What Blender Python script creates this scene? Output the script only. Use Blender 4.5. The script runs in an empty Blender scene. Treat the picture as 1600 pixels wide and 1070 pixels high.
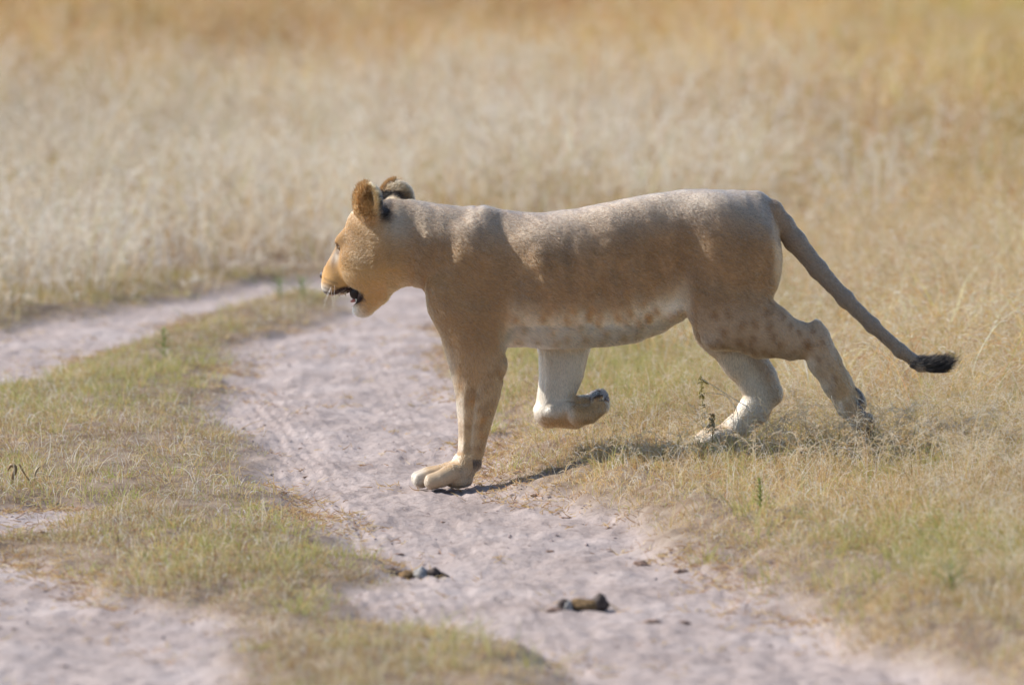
import bpy, math, random
import numpy as np

random.seed(7)
rng = np.random.default_rng(7)
scene = bpy.context.scene
COL = scene.collection
R = math.radians

# ------------------------------------------------------------------ camera
CAM = np.array([0.0, -21.9, 2.2]); PITCH = R(4.55); FPX = 10780.0
cam = bpy.data.cameras.new('camera')
cam.sensor_width = 36.0; cam.lens = FPX / 1600.0 * 36.0
cam.clip_start = 0.5; cam.clip_end = 3000.0
cam.dof.use_dof = True; cam.dof.focus_distance = 21.86; cam.dof.aperture_fstop = 3.1
cam_o = bpy.data.objects.new('camera', cam); COL.objects.link(cam_o)
cam_o.location = CAM; cam_o.rotation_euler = (R(90) - PITCH, 0, 0)
scene.camera = cam_o

# ------------------------------------------------------------------ sky, sun, exposure
SUN_EL, SUN_AZ = R(38), R(-68)          # azimuth from +Y (away from the camera) towards +X: the sun stands left, a little behind the lion
world = bpy.data.worlds.new('World'); scene.world = world; world.use_nodes = True
wn = world.node_tree.nodes; wl = world.node_tree.links
sky = wn.new('ShaderNodeTexSky'); sky.sky_type = 'NISHITA'; sky.sun_disc = False
sky.sun_elevation = SUN_EL; sky.sun_rotation = SUN_AZ; sky.altitude = 1500
wl.new(sky.outputs[0], wn['Background'].inputs[0]); wn['Background'].inputs[1].default_value = 0.138
sun = bpy.data.lights.new('sun', 'SUN'); sun.energy = 4.6; sun.angle = R(0.9); sun.color = (1.0, 0.95, 0.87)
sun_o = bpy.data.objects.new('sun', sun); COL.objects.link(sun_o)
sun_o.rotation_euler = (R(90) - SUN_EL, 0, -SUN_AZ + math.pi)
scene.view_settings.view_transform = 'Standard'; scene.view_settings.look = 'None'
scene.view_settings.exposure = 0.52; scene.view_settings.gamma = 1.0
cy = scene.cycles
cy.max_bounces = 6; cy.diffuse_bounces = 3; cy.glossy_bounces = 3; cy.transmission_bounces = 6; cy.transparent_max_bounces = 6
cy.use_denoising = True
cy.use_adaptive_sampling = True; cy.adaptive_threshold = 0.01
cy.caustics_reflective = False; cy.caustics_refractive = False

# ------------------------------------------------------------------ small helpers
def ray(px, py):
    px = np.asarray(px, float); py = np.asarray(py, float)
    x = (px - 800) / FPX; yv = -(py - 535) / FPX
    c, s = math.cos(PITCH), math.sin(PITCH)
    return np.stack([x, c + yv * s, yv * c - s], -1)
def ground_at(px, py, z=0.0):
    d = ray(px, py); t = (z - CAM[2]) / d[..., 2]
    return CAM + d * t[..., None]
def sstep(a, b, x):
    t = np.clip((x - a) / (b - a), 0, 1); return t * t * (3 - 2 * t)
def vnoise(x, y, seed=0):
    x = np.asarray(x, float); y = np.asarray(y, float)
    xi = np.floor(x).astype(np.int64); yi = np.floor(y).astype(np.int64)
    fx = x - xi; fy = y - yi; fx = fx * fx * (3 - 2 * fx); fy = fy * fy * (3 - 2 * fy)
    def hsh(i, j):
        n = (i * 374761393 + j * 668265263 + seed * 974634777) & 0xffffffff
        n = ((n ^ (n >> 13)) * 1274126177) & 0xffffffff
        return ((n ^ (n >> 16)) & 0xffff) / 65535.0
    a = hsh(xi, yi); b = hsh(xi + 1, yi); c = hsh(xi, yi + 1); d = hsh(xi + 1, yi + 1)
    return (a * (1 - fx) + b * fx) * (1 - fy) + (c * (1 - fx) + d * fx) * fy
def fbm(x, y, oct=4, seed=0, gain=0.5):
    v = 0; a = 1; t = 0
    for o in range(oct):
        v = v + a * vnoise(x * 2 ** o + 13.7 * o, y * 2 ** o - 7.1 * o, seed + o); t += a; a *= gain
    return v / t
def tag(o, label=None, cat=None, group=None, kind=None):
    if label: o['label'] = label
    if cat: o['category'] = cat
    if group: o['group'] = group
    if kind: o['kind'] = kind
    return o
def link(name, data, parent=None, mat=None):
    o = bpy.data.objects.new(name, data); COL.objects.link(o)
    if parent is not None: o.parent = parent
    if mat is not None: data.materials.append(mat)
    return o
def mesh_np(name, verts, faces, smooth=True):
    """faces: (n,3) or (n,4) int array"""
    me = bpy.data.meshes.new(name)
    verts = np.ascontiguousarray(verts, dtype=np.float32); faces = np.ascontiguousarray(faces, dtype=np.int32)
    n, k = faces.shape
    me.vertices.add(len(verts)); me.vertices.foreach_set('co', verts.ravel())
    me.loops.add(n * k); me.loops.foreach_set('vertex_index', faces.ravel())
    me.polygons.add(n); me.polygons.foreach_set('loop_start', np.arange(n, dtype=np.int32) * k)
    me.polygons.foreach_set('use_smooth', np.full(n, smooth))
    me.update(calc_edges=True); me.validate()
    return me
def set_col(me, cols, name='col'):
    at = me.attributes.new(name, 'FLOAT_COLOR', 'POINT')
    c = np.ones((len(cols), 4), np.float32); c[:, :3] = cols
    at.data.foreach_set('color', c.ravel())
def new_mat(name):
    m = bpy.data.materials.new(name); m.use_nodes = True
    nt = m.node_tree; nt.nodes.clear()
    out = nt.nodes.new('ShaderNodeOutputMaterial')
    return m, nt, out
def attr(nt, name, typ='GEOMETRY'):
    a = nt.nodes.new('ShaderNodeAttribute'); a.attribute_name = name; a.attribute_type = typ; return a
def principled(nt, rough=0.8, spec=0.2):
    p = nt.nodes.new('ShaderNodeBsdfPrincipled'); p.inputs['Roughness'].default_value = rough
    p.inputs['Specular IOR Level'].default_value = spec; return p

# ------------------------------------------------------------------ materials
def mat_vcol(name, rough=0.8, spec=0.2, noise=0.0, scale=200.0, bump=0.0, mul=(1, 1, 1)):
    m, nt, out = new_mat(name); p = principled(nt, rough, spec); a = attr(nt, 'col')
    src = a.outputs['Color']
    tc = nt.nodes.new('ShaderNodeTexCoord'); nz = nt.nodes.new('ShaderNodeTexNoise')
    nz.inputs['Scale'].default_value = scale; nz.inputs['Detail'].default_value = 4
    nt.links.new(tc.outputs['Object'], nz.inputs['Vector'])
    if noise:
        mr = nt.nodes.new('ShaderNodeMapRange'); mr.inputs[3].default_value = 1 - noise; mr.inputs[4].default_value = 1 + noise
        nt.links.new(nz.outputs['Fac'], mr.inputs[0])
        vm = nt.nodes.new('ShaderNodeVectorMath'); vm.operation = 'SCALE'
        nt.links.new(src, vm.inputs[0]); nt.links.new(mr.outputs[0], vm.inputs['Scale']); src = vm.outputs[0]
    nt.links.new(src, p.inputs['Base Color'])
    if bump:
        b = nt.nodes.new('ShaderNodeBump'); b.inputs['Strength'].default_value = bump; b.inputs['Distance'].default_value = 0.004
        nt.links.new(nz.outputs['Fac'], b.inputs['Height']); nt.links.new(b.outputs[0], p.inputs['Normal'])
    nt.links.new(p.outputs[0], out.inputs[0]); return m
def mat_plain(name, col, rough=0.7, spec=0.2, noise=0.25, scale=120.0, bump=0.3):
    m, nt, out = new_mat(name); p = principled(nt, rough, spec)
    tc = nt.nodes.new('ShaderNodeTexCoord'); nz = nt.nodes.new('ShaderNodeTexNoise'); nz.inputs['Scale'].default_value = scale
    nz.inputs['Detail'].default_value = 5
    nt.links.new(tc.outputs['Object'], nz.inputs['Vector'])
    cr = nt.nodes.new('ShaderNodeValToRGB'); c = np.array(col)
    cr.color_ramp.elements[0].position = 0.3; cr.color_ramp.elements[1].position = 0.7
    cr.color_ramp.elements[0].color = (*np.clip(c * (1 - noise), 0, 1), 1); cr.color_ramp.elements[1].color = (*np.clip(c * (1 + noise), 0, 1), 1)
    nt.links.new(nz.outputs['Fac'], cr.inputs[0]); nt.links.new(cr.outputs[0], p.inputs['Base Color'])
    b = nt.nodes.new('ShaderNodeBump'); b.inputs['Strength'].default_value = bump; b.inputs['Distance'].default_value = 0.003
    nt.links.new(nz.outputs['Fac'], b.inputs['Height']); nt.links.new(b.outputs[0], p.inputs['Normal'])
    nt.links.new(p.outputs[0], out.inputs[0]); return m
def mat_blade(name, instanced=True, transl=0.35):
    m, nt, out = new_mat(name); a = attr(nt, 'col'); src = a.outputs['Color']
    if instanced:
        t = attr(nt, 'tint', 'INSTANCER'); vm = nt.nodes.new('ShaderNodeVectorMath'); vm.operation = 'MULTIPLY'
        nt.links.new(src, vm.inputs[0]); nt.links.new(t.outputs['Color'], vm.inputs[1]); src = vm.outputs[0]
    p = principled(nt, 0.5, 0.35); tr = nt.nodes.new('ShaderNodeBsdfTranslucent'); mx = nt.nodes.new('ShaderNodeMixShader')
    mx.inputs[0].default_value = transl
    nt.links.new(src, p.inputs['Base Color']); nt.links.new(src, tr.inputs['Color'])
    nt.links.new(p.outputs[0], mx.inputs[1]); nt.links.new(tr.outputs[0], mx.inputs[2]); nt.links.new(mx.outputs[0], out.inputs[0])
    return m
M_LEAF = mat_blade('leaf', False, 0.3)
M_SKIN = mat_vcol('coat_base', 0.85, 0.1, 0.12, 260, 0.25)
def mat_fur():
    m, nt, out = new_mat('fur'); h = nt.nodes.new('ShaderNodeBsdfHairPrincipled'); h.model = 'CHIANG'
    h.parametrization = 'COLOR'
    a = attr(nt, 'hcol'); nt.links.new(a.outputs['Color'], h.inputs['Color'])
    h.inputs['Roughness'].default_value = 0.42; h.inputs['Radial Roughness'].default_value = 0.55
    h.inputs['Coat'].default_value = 0.0; h.inputs['IOR'].default_value = 1.5
    nt.links.new(h.outputs[0], out.inputs[0]); return m
M_FUR = mat_fur()
def mat_soft():
    m, nt, out = new_mat('ear_fur'); p = principled(nt, .6, .25); a = attr(nt, 'hcol'); tr = nt.nodes.new('ShaderNodeBsdfTranslucent'); mx = nt.nodes.new('ShaderNodeMixShader'); mx.inputs[0].default_value = .35
    nt.links.new(a.outputs['Color'], p.inputs['Base Color']); nt.links.new(a.outputs['Color'], tr.inputs['Color']); nt.links.new(p.outputs[0], mx.inputs[1]); nt.links.new(tr.outputs[0], mx.inputs[2])
    nt.links.new(mx.outputs[0], out.inputs[0]); return m
M_SOFT = mat_soft()

# ------------------------------------------------------------------ terrain
def poly_sdf(px, py, poly):
    """signed distance, negative inside"""
    P = np.asarray(poly); n = len(P); d = np.full(px.shape, 1e9); ins = np.zeros(px.shape, bool)
    for i in range(n):
        ax, ay = P[i]; bx, by = P[(i + 1) % n]; ex, ey = bx - ax, by - ay
        wx, wy = px - ax, py - ay; t = np.clip((wx * ex + wy * ey) / (ex * ex + ey * ey + 1e-12), 0, 1)
        d = np.minimum(d, (wx - ex * t) ** 2 + (wy - ey * t) ** 2)
        cond = ((ay > py) != (by > py)) & (px < ex * (py - ay) / (by - ay + 1e-12) + ax); ins ^= cond
    return np.where(ins, -1, 1) * np.sqrt(d)
PX_MAIN = [(700, 440), (620, 446), (560, 470), (520, 500), (430, 535), (375, 570), (330, 602), (362, 640), (388, 690), (392, 742), (445, 795),
           (500, 832), (575, 862), (650, 890), (640, 925), (520, 940), (400, 944), (300, 962), (240, 955), (130, 940), (60, 905), (-60, 880), (-700, 860),
           (-900, 1300), (1700, 1300), (1560, 1120), (1400, 1050), (1270, 990), (1160, 930), (1110, 890), (1010, 862), (975, 815), (870, 788), (800, 772), (765, 745),
           (770, 700), (735, 650), (712, 600), (705, 560), (705, 500), (740, 440)]
PX_FAR = [(-900, 640), (-400, 600), (0, 532), (100, 506), (200, 486), (300, 470), (400, 455), (480, 441), (560, 436), (640, 437), (800, 428), (830, 440), (700, 448),
          (600, 452), (520, 460), (420, 468), (335, 488), (250, 516), (150, 550), (60, 578), (0, 606), (-400, 700), (-900, 800)]
PX_LOWGRASS = [(280, 1110), (320, 1040), (350, 1000), (300, 975), (270, 940), (400, 915), (520, 925), (560, 975), (680, 982), (820, 1000), (900, 1030), (960, 1080), (980, 1200), (300, 1200)]
PX_BARE = [(-300, 850), (-300, 812), (0, 806), (90, 796), (150, 800), (160, 812), (80, 832), (0, 850)]
def gp(poly):
    a = np.array(poly, float); return ground_at(a[:, 0], a[:, 1])[:, :2]
W_MAIN, W_FAR, W_LOW, W_BARE = gp(PX_MAIN), gp(PX_FAR), gp(PX_LOWGRASS), gp(PX_BARE)
def dirt_sdf(x, y):
    """metres to bare earth, negative on it"""
    d1 = poly_sdf(x, y, W_MAIN); d2 = poly_sdf(x, y, W_FAR); dl = poly_sdf(x, y, W_LOW); db = poly_sdf(x, y, W_BARE)
    d = np.minimum(np.maximum(d1, -dl), d2); d = np.minimum(d, db + 0.04)
    n = (fbm(x * 2.2, y * 0.9, 4, 3) - 0.5) * 0.34 + (fbm(x * 9, y * 4, 3, 9) - 0.5) * 0.14
    return d + n
def terrain(x, y, d=None):
    x = np.asarray(x, float); y = np.asarray(y, float)
    if d is None: d = dirt_sdf(x, y)
    right = sstep(-0.35, 0.25, x + 0.02 * y)
    h = sstep(-0.06, 0.30, d) * (0.035 + 0.065 * right)
    h = h + sstep(-0.02, 0.10, d) * (0.014 * fbm(x * 5, y * 5, 3, 21) + 0.022 * (fbm(x * 14, y * 9, 3, 22) - .5))
    h = h + (fbm(x * 0.5, y * 0.3, 3, 5) - 0.5) * 0.05 * sstep(0.2, 2.5, d)
    on = sstep(0.10, -0.06, d); near = on * sstep(14, 3, y)
    h = h + near * ((fbm(x * 3, y * 1.6, 3, 31) - 0.5) * 0.040 + (fbm(x * 10, y * 5, 3, 41) - 0.5) * 0.020 + (vnoise(x * 34, y * 11, 51) - 0.5) * 0.011 + (vnoise(x * 60, y * 22, 52) - 0.5) * 0.006)
    # tyre ribs along the rut
    c = x + 0.62 + 0.10 * y; rib = np.exp(-(c / 0.2) ** 2)
    h = h + near * rib * 0.005  * np.sin(c * 150 + 2 * fbm(x * 3, y * 2, 2, 61))
    c2 = x + 0.20 + 0.07 * y; h = h + near * np.exp(-(c2 / 0.11) ** 2) * 0.0045 * np.sin(c2 * 165 + 2 * fbm(x * 3, y * 2, 2, 62))
    # long gentle rise of the plain far behind
    h = h + 0.004 * np.maximum(y - 20, 0) * sstep(20, 60, y)
    return h
def axis(dense):
    out = [dense[0][0]]
    for a, b, s in dense:
        n = max(1, int(round((b - a) / s))); out += list(a + (b - a) * (np.arange(1, n + 1) / n))
    lo, hi = out[0], out[-1]; st = 0.25
    pre, post = [], []
    while hi < 900: hi += st; post.append(hi); st *= 1.32
    st = 0.25
    while lo > -900: lo -= st; pre.append(lo); st *= 1.32
    return np.array(pre[::-1] + out + post)
gx = axis([(-4.2, -2.4, 0.06), (-2.4, 2.4, 0.016), (2.4, 4.2, 0.06)]); gy = axis([(-7.0, -5.2, 0.05), (-5.2, 3.0, 0.026), (3.0, 12.0, 0.06), (12, 40, 0.5)])
GX, GY = np.meshgrid(gx, gy, indexing='ij')
GD = dirt_sdf(GX.ravel(), GY.ravel()); GZ = terrain(GX.ravel(), GY.ravel(), GD)
nx, ny = len(gx), len(gy)
ii = (np.arange(nx - 1)[:, None] * ny + np.arange(ny - 1)[None]).ravel()
ground_me = mesh_np('ground', np.stack([GX.ravel(), GY.ravel(), GZ], 1), np.stack([ii, ii + ny, ii + ny + 1, ii + 1], 1))
soilmask = sstep(-0.05, 0.16, GD)
am = ground_me.attributes.new('soil', 'FLOAT', 'POINT'); am.data.foreach_set('value', soilmask.astype(np.float32))
def mat_ground():
    m, nt, out = new_mat('track_earth'); p = principled(nt, 0.9, 0.12)
    tc = nt.nodes.new('ShaderNodeTexCoord')
    def noise(sc, det, rough=0.6, stretch=None):
        n = nt.nodes.new('ShaderNodeTexNoise'); n.inputs['Scale'].default_value = sc; n.inputs['Detail'].default_value = det; n.inputs['Roughness'].default_value = rough
        if stretch:
            mp = nt.nodes.new('ShaderNodeMapping'); mp.inputs['Scale'].default_value = stretch
            nt.links.new(tc.outputs['Object'], mp.inputs[0]); nt.links.new(mp.outputs[0], n.inputs['Vector'])
        else: nt.links.new(tc.outputs['Object'], n.inputs['Vector'])
        return n
    def ramp(src, stops):
        r = nt.nodes.new('ShaderNodeValToRGB'); e = r.color_ramp.elements
        while len(e) < len(stops): e.new(0.5)
        for i, (q, c) in enumerate(stops): e[i].position = q; e[i].color = (*c, 1)
        nt.links.new(src, r.inputs[0]); return r
    n1 = noise(2.2, 6); n2 = noise(35, 6, 0.7); n3 = noise(14, 5, 0.65)
    c1 = ramp(n1.outputs['Fac'], [(0.32, (0.345, 0.275, 0.245)), (0.55, (0.42, 0.345, 0.315)), (0.72, (0.485, 0.41, 0.38))])
    c2 = ramp(n2.outputs['Fac'], [(0.30, (0.62, 0.58, 0.56)), (0.48, (1, 1, 1)), (0.75, (1.12, 1.1, 1.1))])
    mul = nt.nodes.new('ShaderNodeMix'); mul.data_type = 'RGBA'; mul.blend_type = 'MULTIPLY'; mul.inputs[0].default_value = 1
    nt.links.new(c1.outputs[0], mul.inputs[6]); nt.links.new(c2.outputs[0], mul.inputs[7])
    c3 = ramp(n3.outputs['Fac'], [(0.3, (0.17, 0.115, 0.08)), (0.55, (0.27, 0.20, 0.14)), (0.75, (0.36, 0.29, 0.22))])
    mx = nt.nodes.new('ShaderNodeMix'); mx.data_type = 'RGBA'
    a = attr(nt, 'soil'); nt.links.new(a.outputs['Fac'], mx.inputs[0]); nt.links.new(mul.outputs[2], mx.inputs[6]); nt.links.new(c3.outputs[0], mx.inputs[7])
    nt.links.new(mx.outputs[2], p.inputs['Base Color'])
    nb = noise(60, 8, 0.7, (1, 0.7, 1)); b = nt.nodes.new('ShaderNodeBump'); b.inputs['Strength'].default_value = 0.7; b.inputs['Distance'].default_value = 0.012
    nt.links.new(nb.outputs['Fac'], b.inputs['Height']); nt.links.new(b.outputs[0], p.inputs['Normal'])
    nt.links.new(p.outputs[0], out.inputs[0]); return m
ground = link('ground', ground_me, None, mat_ground())
tag(ground, 'pale lavender dirt wheel track worn into the dry grassland', kind='structure')
def gz(x, y): return terrain(np.array([x], float), np.array([y], float))[0]
def on_ground(px, py):
    """where a pixel's line of sight meets the terrain"""
    z = 0.0
    for _ in range(8):
        g = ground_at(px, py, z); z = gz(g[0], g[1])
    return np.array([g[0], g[1], z])

# ------------------------------------------------------------------ lion: implicit body
S = 490.7                                  # photo pixels per metre at the lion
class Field:
    def __init__(s, lo, hi, h):
        s.lo = np.array(lo, float); s.h = h; s.n = np.ceil((np.array(hi) - s.lo) / h).astype(int) + 1
        s.F = np.full(s.n, 60.0, np.float32); s.ax = [s.lo[i] + h * np.arange(s.n[i]) for i in range(3)]
    def put(s, lo, hi, fn, k=10.0, op='add', pad=None):
        pad = k + 6 if pad is None else pad
        a = np.maximum(0, np.floor((np.array(lo) - pad - s.lo) / s.h).astype(int)); b = np.minimum(s.n, np.ceil((np.array(hi) + pad - s.lo) / s.h).astype(int) + 1)
        if np.any(a >= b): return
        sl = tuple(slice(a[i], b[i]) for i in range(3))
        U = s.ax[0][sl[0]][:, None, None]; V = s.ax[1][sl[1]][None, :, None]; W = s.ax[2][sl[2]][None, None, :]
        d = fn(U, V, W).astype(np.float32); f = s.F[sl]
        if op == 'add':
            hh = np.maximum(k - np.abs(f - d), 0) / k; s.F[sl] = np.minimum(f, d) - hh * hh * k * 0.25
        else:
            d = -d; hh = np.maximum(k - np.abs(f - d), 0) / k; s.F[sl] = np.maximum(f, d) + hh * hh * k * 0.25
    def cone(s, p1, r1, p2, r2, k=10.0, flat=1.0, op='add', T=None):
        """tapered capsule; flat>1 widens it sideways (w)"""
        p1 = np.array(p1, float); p2 = np.array(p2, float); b = p2 - p1; bb = b.copy(); bb[2] /= flat; L = float(bb @ bb) + 1e-9
        def fn(U, V, W):
            if T: U, V, W = T(U, V, W)
            x = U - p1[0]; y = V - p1[1]; z = (W - p1[2]) / flat
            t = np.clip((x * bb[0] + y * bb[1] + z * bb[2]) / L, 0, 1)
            return np.sqrt((x - t * bb[0]) ** 2 + (y - t * bb[1]) ** 2 + (z - t * bb[2]) ** 2) - (r1 + (r2 - r1) * t)
        m = max(r1, r2); f = max(flat, 1)
        if T: return fn, np.minimum(p1, p2) - m * f, np.maximum(p1, p2) + m * f
        s.put(np.minimum(p1, p2) - [m, m, m * f], np.maximum(p1, p2) + [m, m, m * f], fn, k, op)
    def chain(s, pts, k=10.0, flat=1.0):
        for (p1, r1), (p2, r2) in zip(pts[:-1], pts[1:]): s.cone(p1, r1, p2, r2, k, flat)
    def ell(s, c, r, rot=0.0, k=10.0, op='add'):
        """ellipsoid turned by rot in the u-v plane"""
        cs, sn = math.cos(rot), math.sin(rot)
        def fn(U, V, W):
            x = U - c[0]; y = V - c[1]; z = W - c[2]
            a = (x * cs + y * sn); b = (-x * sn + y * cs)
            k0 = np.sqrt((a / r[0]) ** 2 + (b / r[1]) ** 2 + (z / r[2]) ** 2); k1 = np.sqrt((a / r[0] ** 2) ** 2 + (b / r[1] ** 2) ** 2 + (z / r[2] ** 2) ** 2) + 1e-6
            return k0 * (k0 - 1) / k1
        m = max(r[0], r[1]); s.put(np.array(c) - [m, m, r[2]], np.array(c) + [m, m, r[2]], fn, k, op)
    def loft(s, tab, along=0, k=12.0, egg=0.0, power=2.0):
        """tab rows: (position, lo edge, hi edge, w centre, half width [, egg])"""
        T = np.array([(list(r) + [egg])[:6] for r in tab], float); o = T[:, 0]
        def fn(U, V, W):
            A, B = (U, V) if along == 0 else (V, U)
            g = lambda j: np.interp(A, o, T[:, j])
            lo, hi, wc, hw, eg = g(1), g(2), g(3), g(4), g(5); c = (lo + hi) / 2; h = (hi - lo) / 2
            q = (B - c) / h; we = hw * (1 + eg * np.clip(q, -1, 1)); z = (W - wc) / we
            if power == 2.0: rr = np.sqrt(q * q + z * z)
            else: rr = (np.abs(q) ** power + np.abs(z) ** power) ** (1 / power)
            gr = np.sqrt((q / h) ** 2 + (z / we) ** 2) + 1e-6
            d = rr * (rr - 1) / gr
            out = np.maximum(np.maximum(o[0] - A, A - o[-1]), 0)
            return np.where(out > 0, np.sqrt(np.maximum(d, 0) ** 2 + out ** 2) + np.minimum(d, 0) * 0, d)
        lo = [o.min(), T[:, 1].min(), (T[:, 3] - T[:, 4] * 1.3).min()]; hi = [o.max(), T[:, 2].max(), (T[:, 3] + T[:, 4] * 1.3).max()]
        if along == 1: lo = [lo[1], lo[0], lo[2]]; hi = [hi[1], hi[0], hi[2]]
        s.put(lo, hi, fn, k)

TH = R(28); HC, HS = math.cos(TH), math.sin(TH); HU, HV, HW = 590.0, 390.0, 4.0      # head pivot and its turn away from the camera
def head_T(U, V, W):
    du = HU - U; dw = W - HW
    return du * HC + dw * HS, HV - V, -du * HS + dw * HC
def head_pos(a, b, c):
    du = a * HC - c * HS; dw = a * HS + c * HC
    return np.array([HU - du, HV - b, HW + dw])
def build_field():
    f = Field((488, 274, -128), (1500, 772, 128), 2.0)
    # trunk ------------------------------------------------------------
    f.loft([(664, 415, 452, 0, 22), (672, 385, 478, 0, 40), (684, 352, 502, 0, 52), (702, 338, 524, 0, 60, .22), (730, 329, 538, 0, 66, .30), (752, 324, 543, 0, 70, .28),
            (771, 326, 543, 0, 74, .25), (790, 328, 540, 0, 77, .2), (816, 332, 538, 0, 81, .1), (850, 332, 540, 0, 85, .06), (902, 326, 540, 0, 86, .05), (951, 316, 537, 0, 83),
            (996, 306, 530, 0, 75), (1034, 300, 515, 0, 68), (1067, 296, 494, 0, 63), (1100, 295, 478, 0, 64), (1127, 296, 470, 0, 68), (1160, 299, 462, 0, 68),
            (1185, 306, 452, 0, 60), (1203, 322, 442, 0, 46), (1214, 345, 425, 0, 28)], 0, 12, power=2.35)
    # neck
    f.loft([(585, 330, 455, 6, 44), (606, 314, 456, 6, 47), (622, 313, 449, 5, 49), (640, 314, 446, 4, 52), (663, 317, 449, 2, 59), (690, 320, 470, 0, 65), (735, 324, 490, 0, 66)], 0, 14, egg=0.10)
    for sg in (-1, 1):
        near = sg < 0
        # shoulder blade, upper arm
        f.ell((732, 436, sg * 39), (52, 92, 38), R(10), 22)
        f.cone((756, 342, sg * 20), 11, (742, 395, sg * 50), 16, 26)
        f.cone((1050, 484, sg * 52), 8, (1088, 440, sg * 60), 12, 20)
        f.ell((700, 470, sg * 46), (30, 46, 32), R(-20), 16)
        f.ell((770, 505, sg * 58), (22, 42, 24), R(-10), 16)
        # thigh and hip
        f.ell((1137, 416, sg * 45), (71, 100, 39), R(-8), 10)
        f.ell((1108, 336, sg * 34), (46, 28, 26), R(-8), 24)
        f.ell((1180, 395, sg * 38), (38, 62, 30), R(-6), 16)
        # ribs barrel softly
        f.ell((870, 440, sg * 40), (95, 90, 50), 0, 20)
    for sg in (-1, 1):                                          # furrows before the thigh and behind the elbow
        f.cone((1054, 366, sg * 79), 8, (1070, 462, sg * 77), 9, 16, 1, 'sub'); f.cone((793, 440, sg * 86), 5, (790, 520, sg * 80), 6, 14, 1, 'sub')
        f.cone((1196, 400, sg * 78), 5, (1176, 470, sg * 86), 4, 14, 1, 'sub')
    for sg in (-1, 1):
        f.ell((1034, 415, sg * 96), (30, 66, 26), R(6), 26, 'sub'); f.ell((803, 400, sg * 104), (17, 62, 24), R(4), 22, 'sub'); f.ell((690, 395, sg * 84), (14, 40, 20), R(14), 18, 'sub')
    f.cone((776, 470, -92), 4, (744, 548, -96), 5, 12, 1, 'sub'); f.cone((700, 440, -82), 4, (716, 520, -94), 4, 12, 1, 'sub')
    f.ell((1120, 520, -60), (26, 20, 24), R(10), 12)
    # near foreleg, planted
    f.loft([(445, 676, 768, -50, 24), (480, 676, 778, -54, 34), (520, 690, 783, -56, 36), (545, 696, 786, -57, 36), (565, 702, 788, -57, 34), (590, 708, 786, -56, 31), (612, 713, 781, -56, 29),
            (640, 716, 773, -56, 26), (676, 717, 763, -56, 24), (700, 716, 757, -56, 24), (715, 706, 752, -57, 26), (730, 694, 744, -58, 29), (742, 686, 738, -58, 31)], 1, 12)
    f.ell((780, 562, -60), (12, 18, 18), 0, 6)
    for w, tip, r in ((-90, 676, 12.5), (-69, 658, 12.5), (-47, 655, 12.5), (-27, 664, 12)):
        f.cone((708, 730, w * .85 - 9), 14, (tip + 16, 738, w), 13, 5); f.cone((tip + 16, 738, w), 13, (tip, 743.5, w), r, 2)
    f.ell((716, 745, -58), (22, 11, 30), 0, 6); f.ell((745, 720, -57), (7, 9, 8), R(20), 4)
    # far foreleg, lifted with the paw folded back
    f.loft([(480, 820, 930, 50, 26), (530, 838, 925, 50, 32), (553, 843, 920, 50, 32), (592, 843, 911, 50, 29), (620, 840, 900, 50, 27), (643, 836, 884, 50, 26), (656, 838, 878, 50, 26)], 1, 12)
    f.cone((858, 650, 50), 22, (898, 648, 52), 23, 8, 1.3); f.cone((898, 648, 52), 23, (924, 640, 52), 19, 8, 1.5)
    for w, r in ((20, 15.5), (41, 17), (63, 17), (84, 15.5)):
        q = (50 - w) * .16; f.cone((904, 649, w), 17, (922, 642 + q, w), r - 1, 2); f.cone((922, 642 + q, w), r - 1, (939, 631 + q, w), r - 4, 1.5); f.ell((934, 621, w), (10, 6, 8), R(-25), 5)
    f.ell((908, 629, 52), (17, 8, 22), R(-12), 4)
    f.ell((868, 642, 23), (10, 13, 9), R(30), 7); f.ell((885, 637, 25), (9, 9, 9), 0, 7)
    # near hind leg, pushing off
    f.chain([((1120, 470, -52), 50), ((1150, 488, -54), 50), ((1192, 508, -54), 42), ((1233, 523, -54), 29), ((1266, 527, -54), 23)], 12, 0.78)
    f.ell((1274, 506, -54), (9, 14, 12), R(-25), 8)
    f.chain([((1268, 524, -54), 25), ((1284, 556, -55), 23), ((1304, 590, -56), 21), ((1322, 622, -57), 21)], 8, 0.95)
    for w, tip in ((-84, (1344, 664)), (-66, (1350, 672)), (-48, (1350, 672)), (-32, (1344, 664))):
        f.cone((1322, 625, w * .7 - 16), 15, (1340, 650, w), 14, 6); f.cone((1340, 650, w), 14, tip + (w,), 11, 4)
        f.ell((1355, 648, w), (6, 9, 6), R(-20), 6)
    f.ell((1338, 614, -57), (8, 16, 19), R(-28), 7)
    # far hind leg, planted forward
    f.chain([((1120, 470, 50), 46), ((1128, 510, 52), 42), ((1163, 562, 54), 33), ((1186, 596, 54), 28), ((1199, 616, 54), 22)], 12, 0.85)
    f.ell((1210, 616, 54), (13, 16, 14), R(-30), 6)
    f.chain([((1196, 612, 54), 24), ((1180, 642, 54), 23), ((1156, 668, 54), 19), ((1132, 682, 54), 16)], 8)
    for w, tip in ((24, 1106), (42, 1097), (62, 1097), (80, 1106)):
        f.cone((1138, 682, w * .7 + 16), 14, (tip + 12, 685, w), 13, 5); f.cone((tip + 12, 685, w), 13, (tip, 690, w), 11, 3)
    # tail
    f.chain([((1145, 325, 0), 27), ((1178, 323, 0), 23.5), ((1203, 331.5, 0), 19.5), ((1221, 349, -2), 17), ((1240, 373, -4), 15.5), ((1275, 416, -6), 13.3), ((1318, 462, -8), 11.6), ((1360, 503, -10), 10.3), ((1404, 543, -11), 9.4), ((1436, 565, -12), 9), ((1456, 571, -12), 5)], 8)
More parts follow.
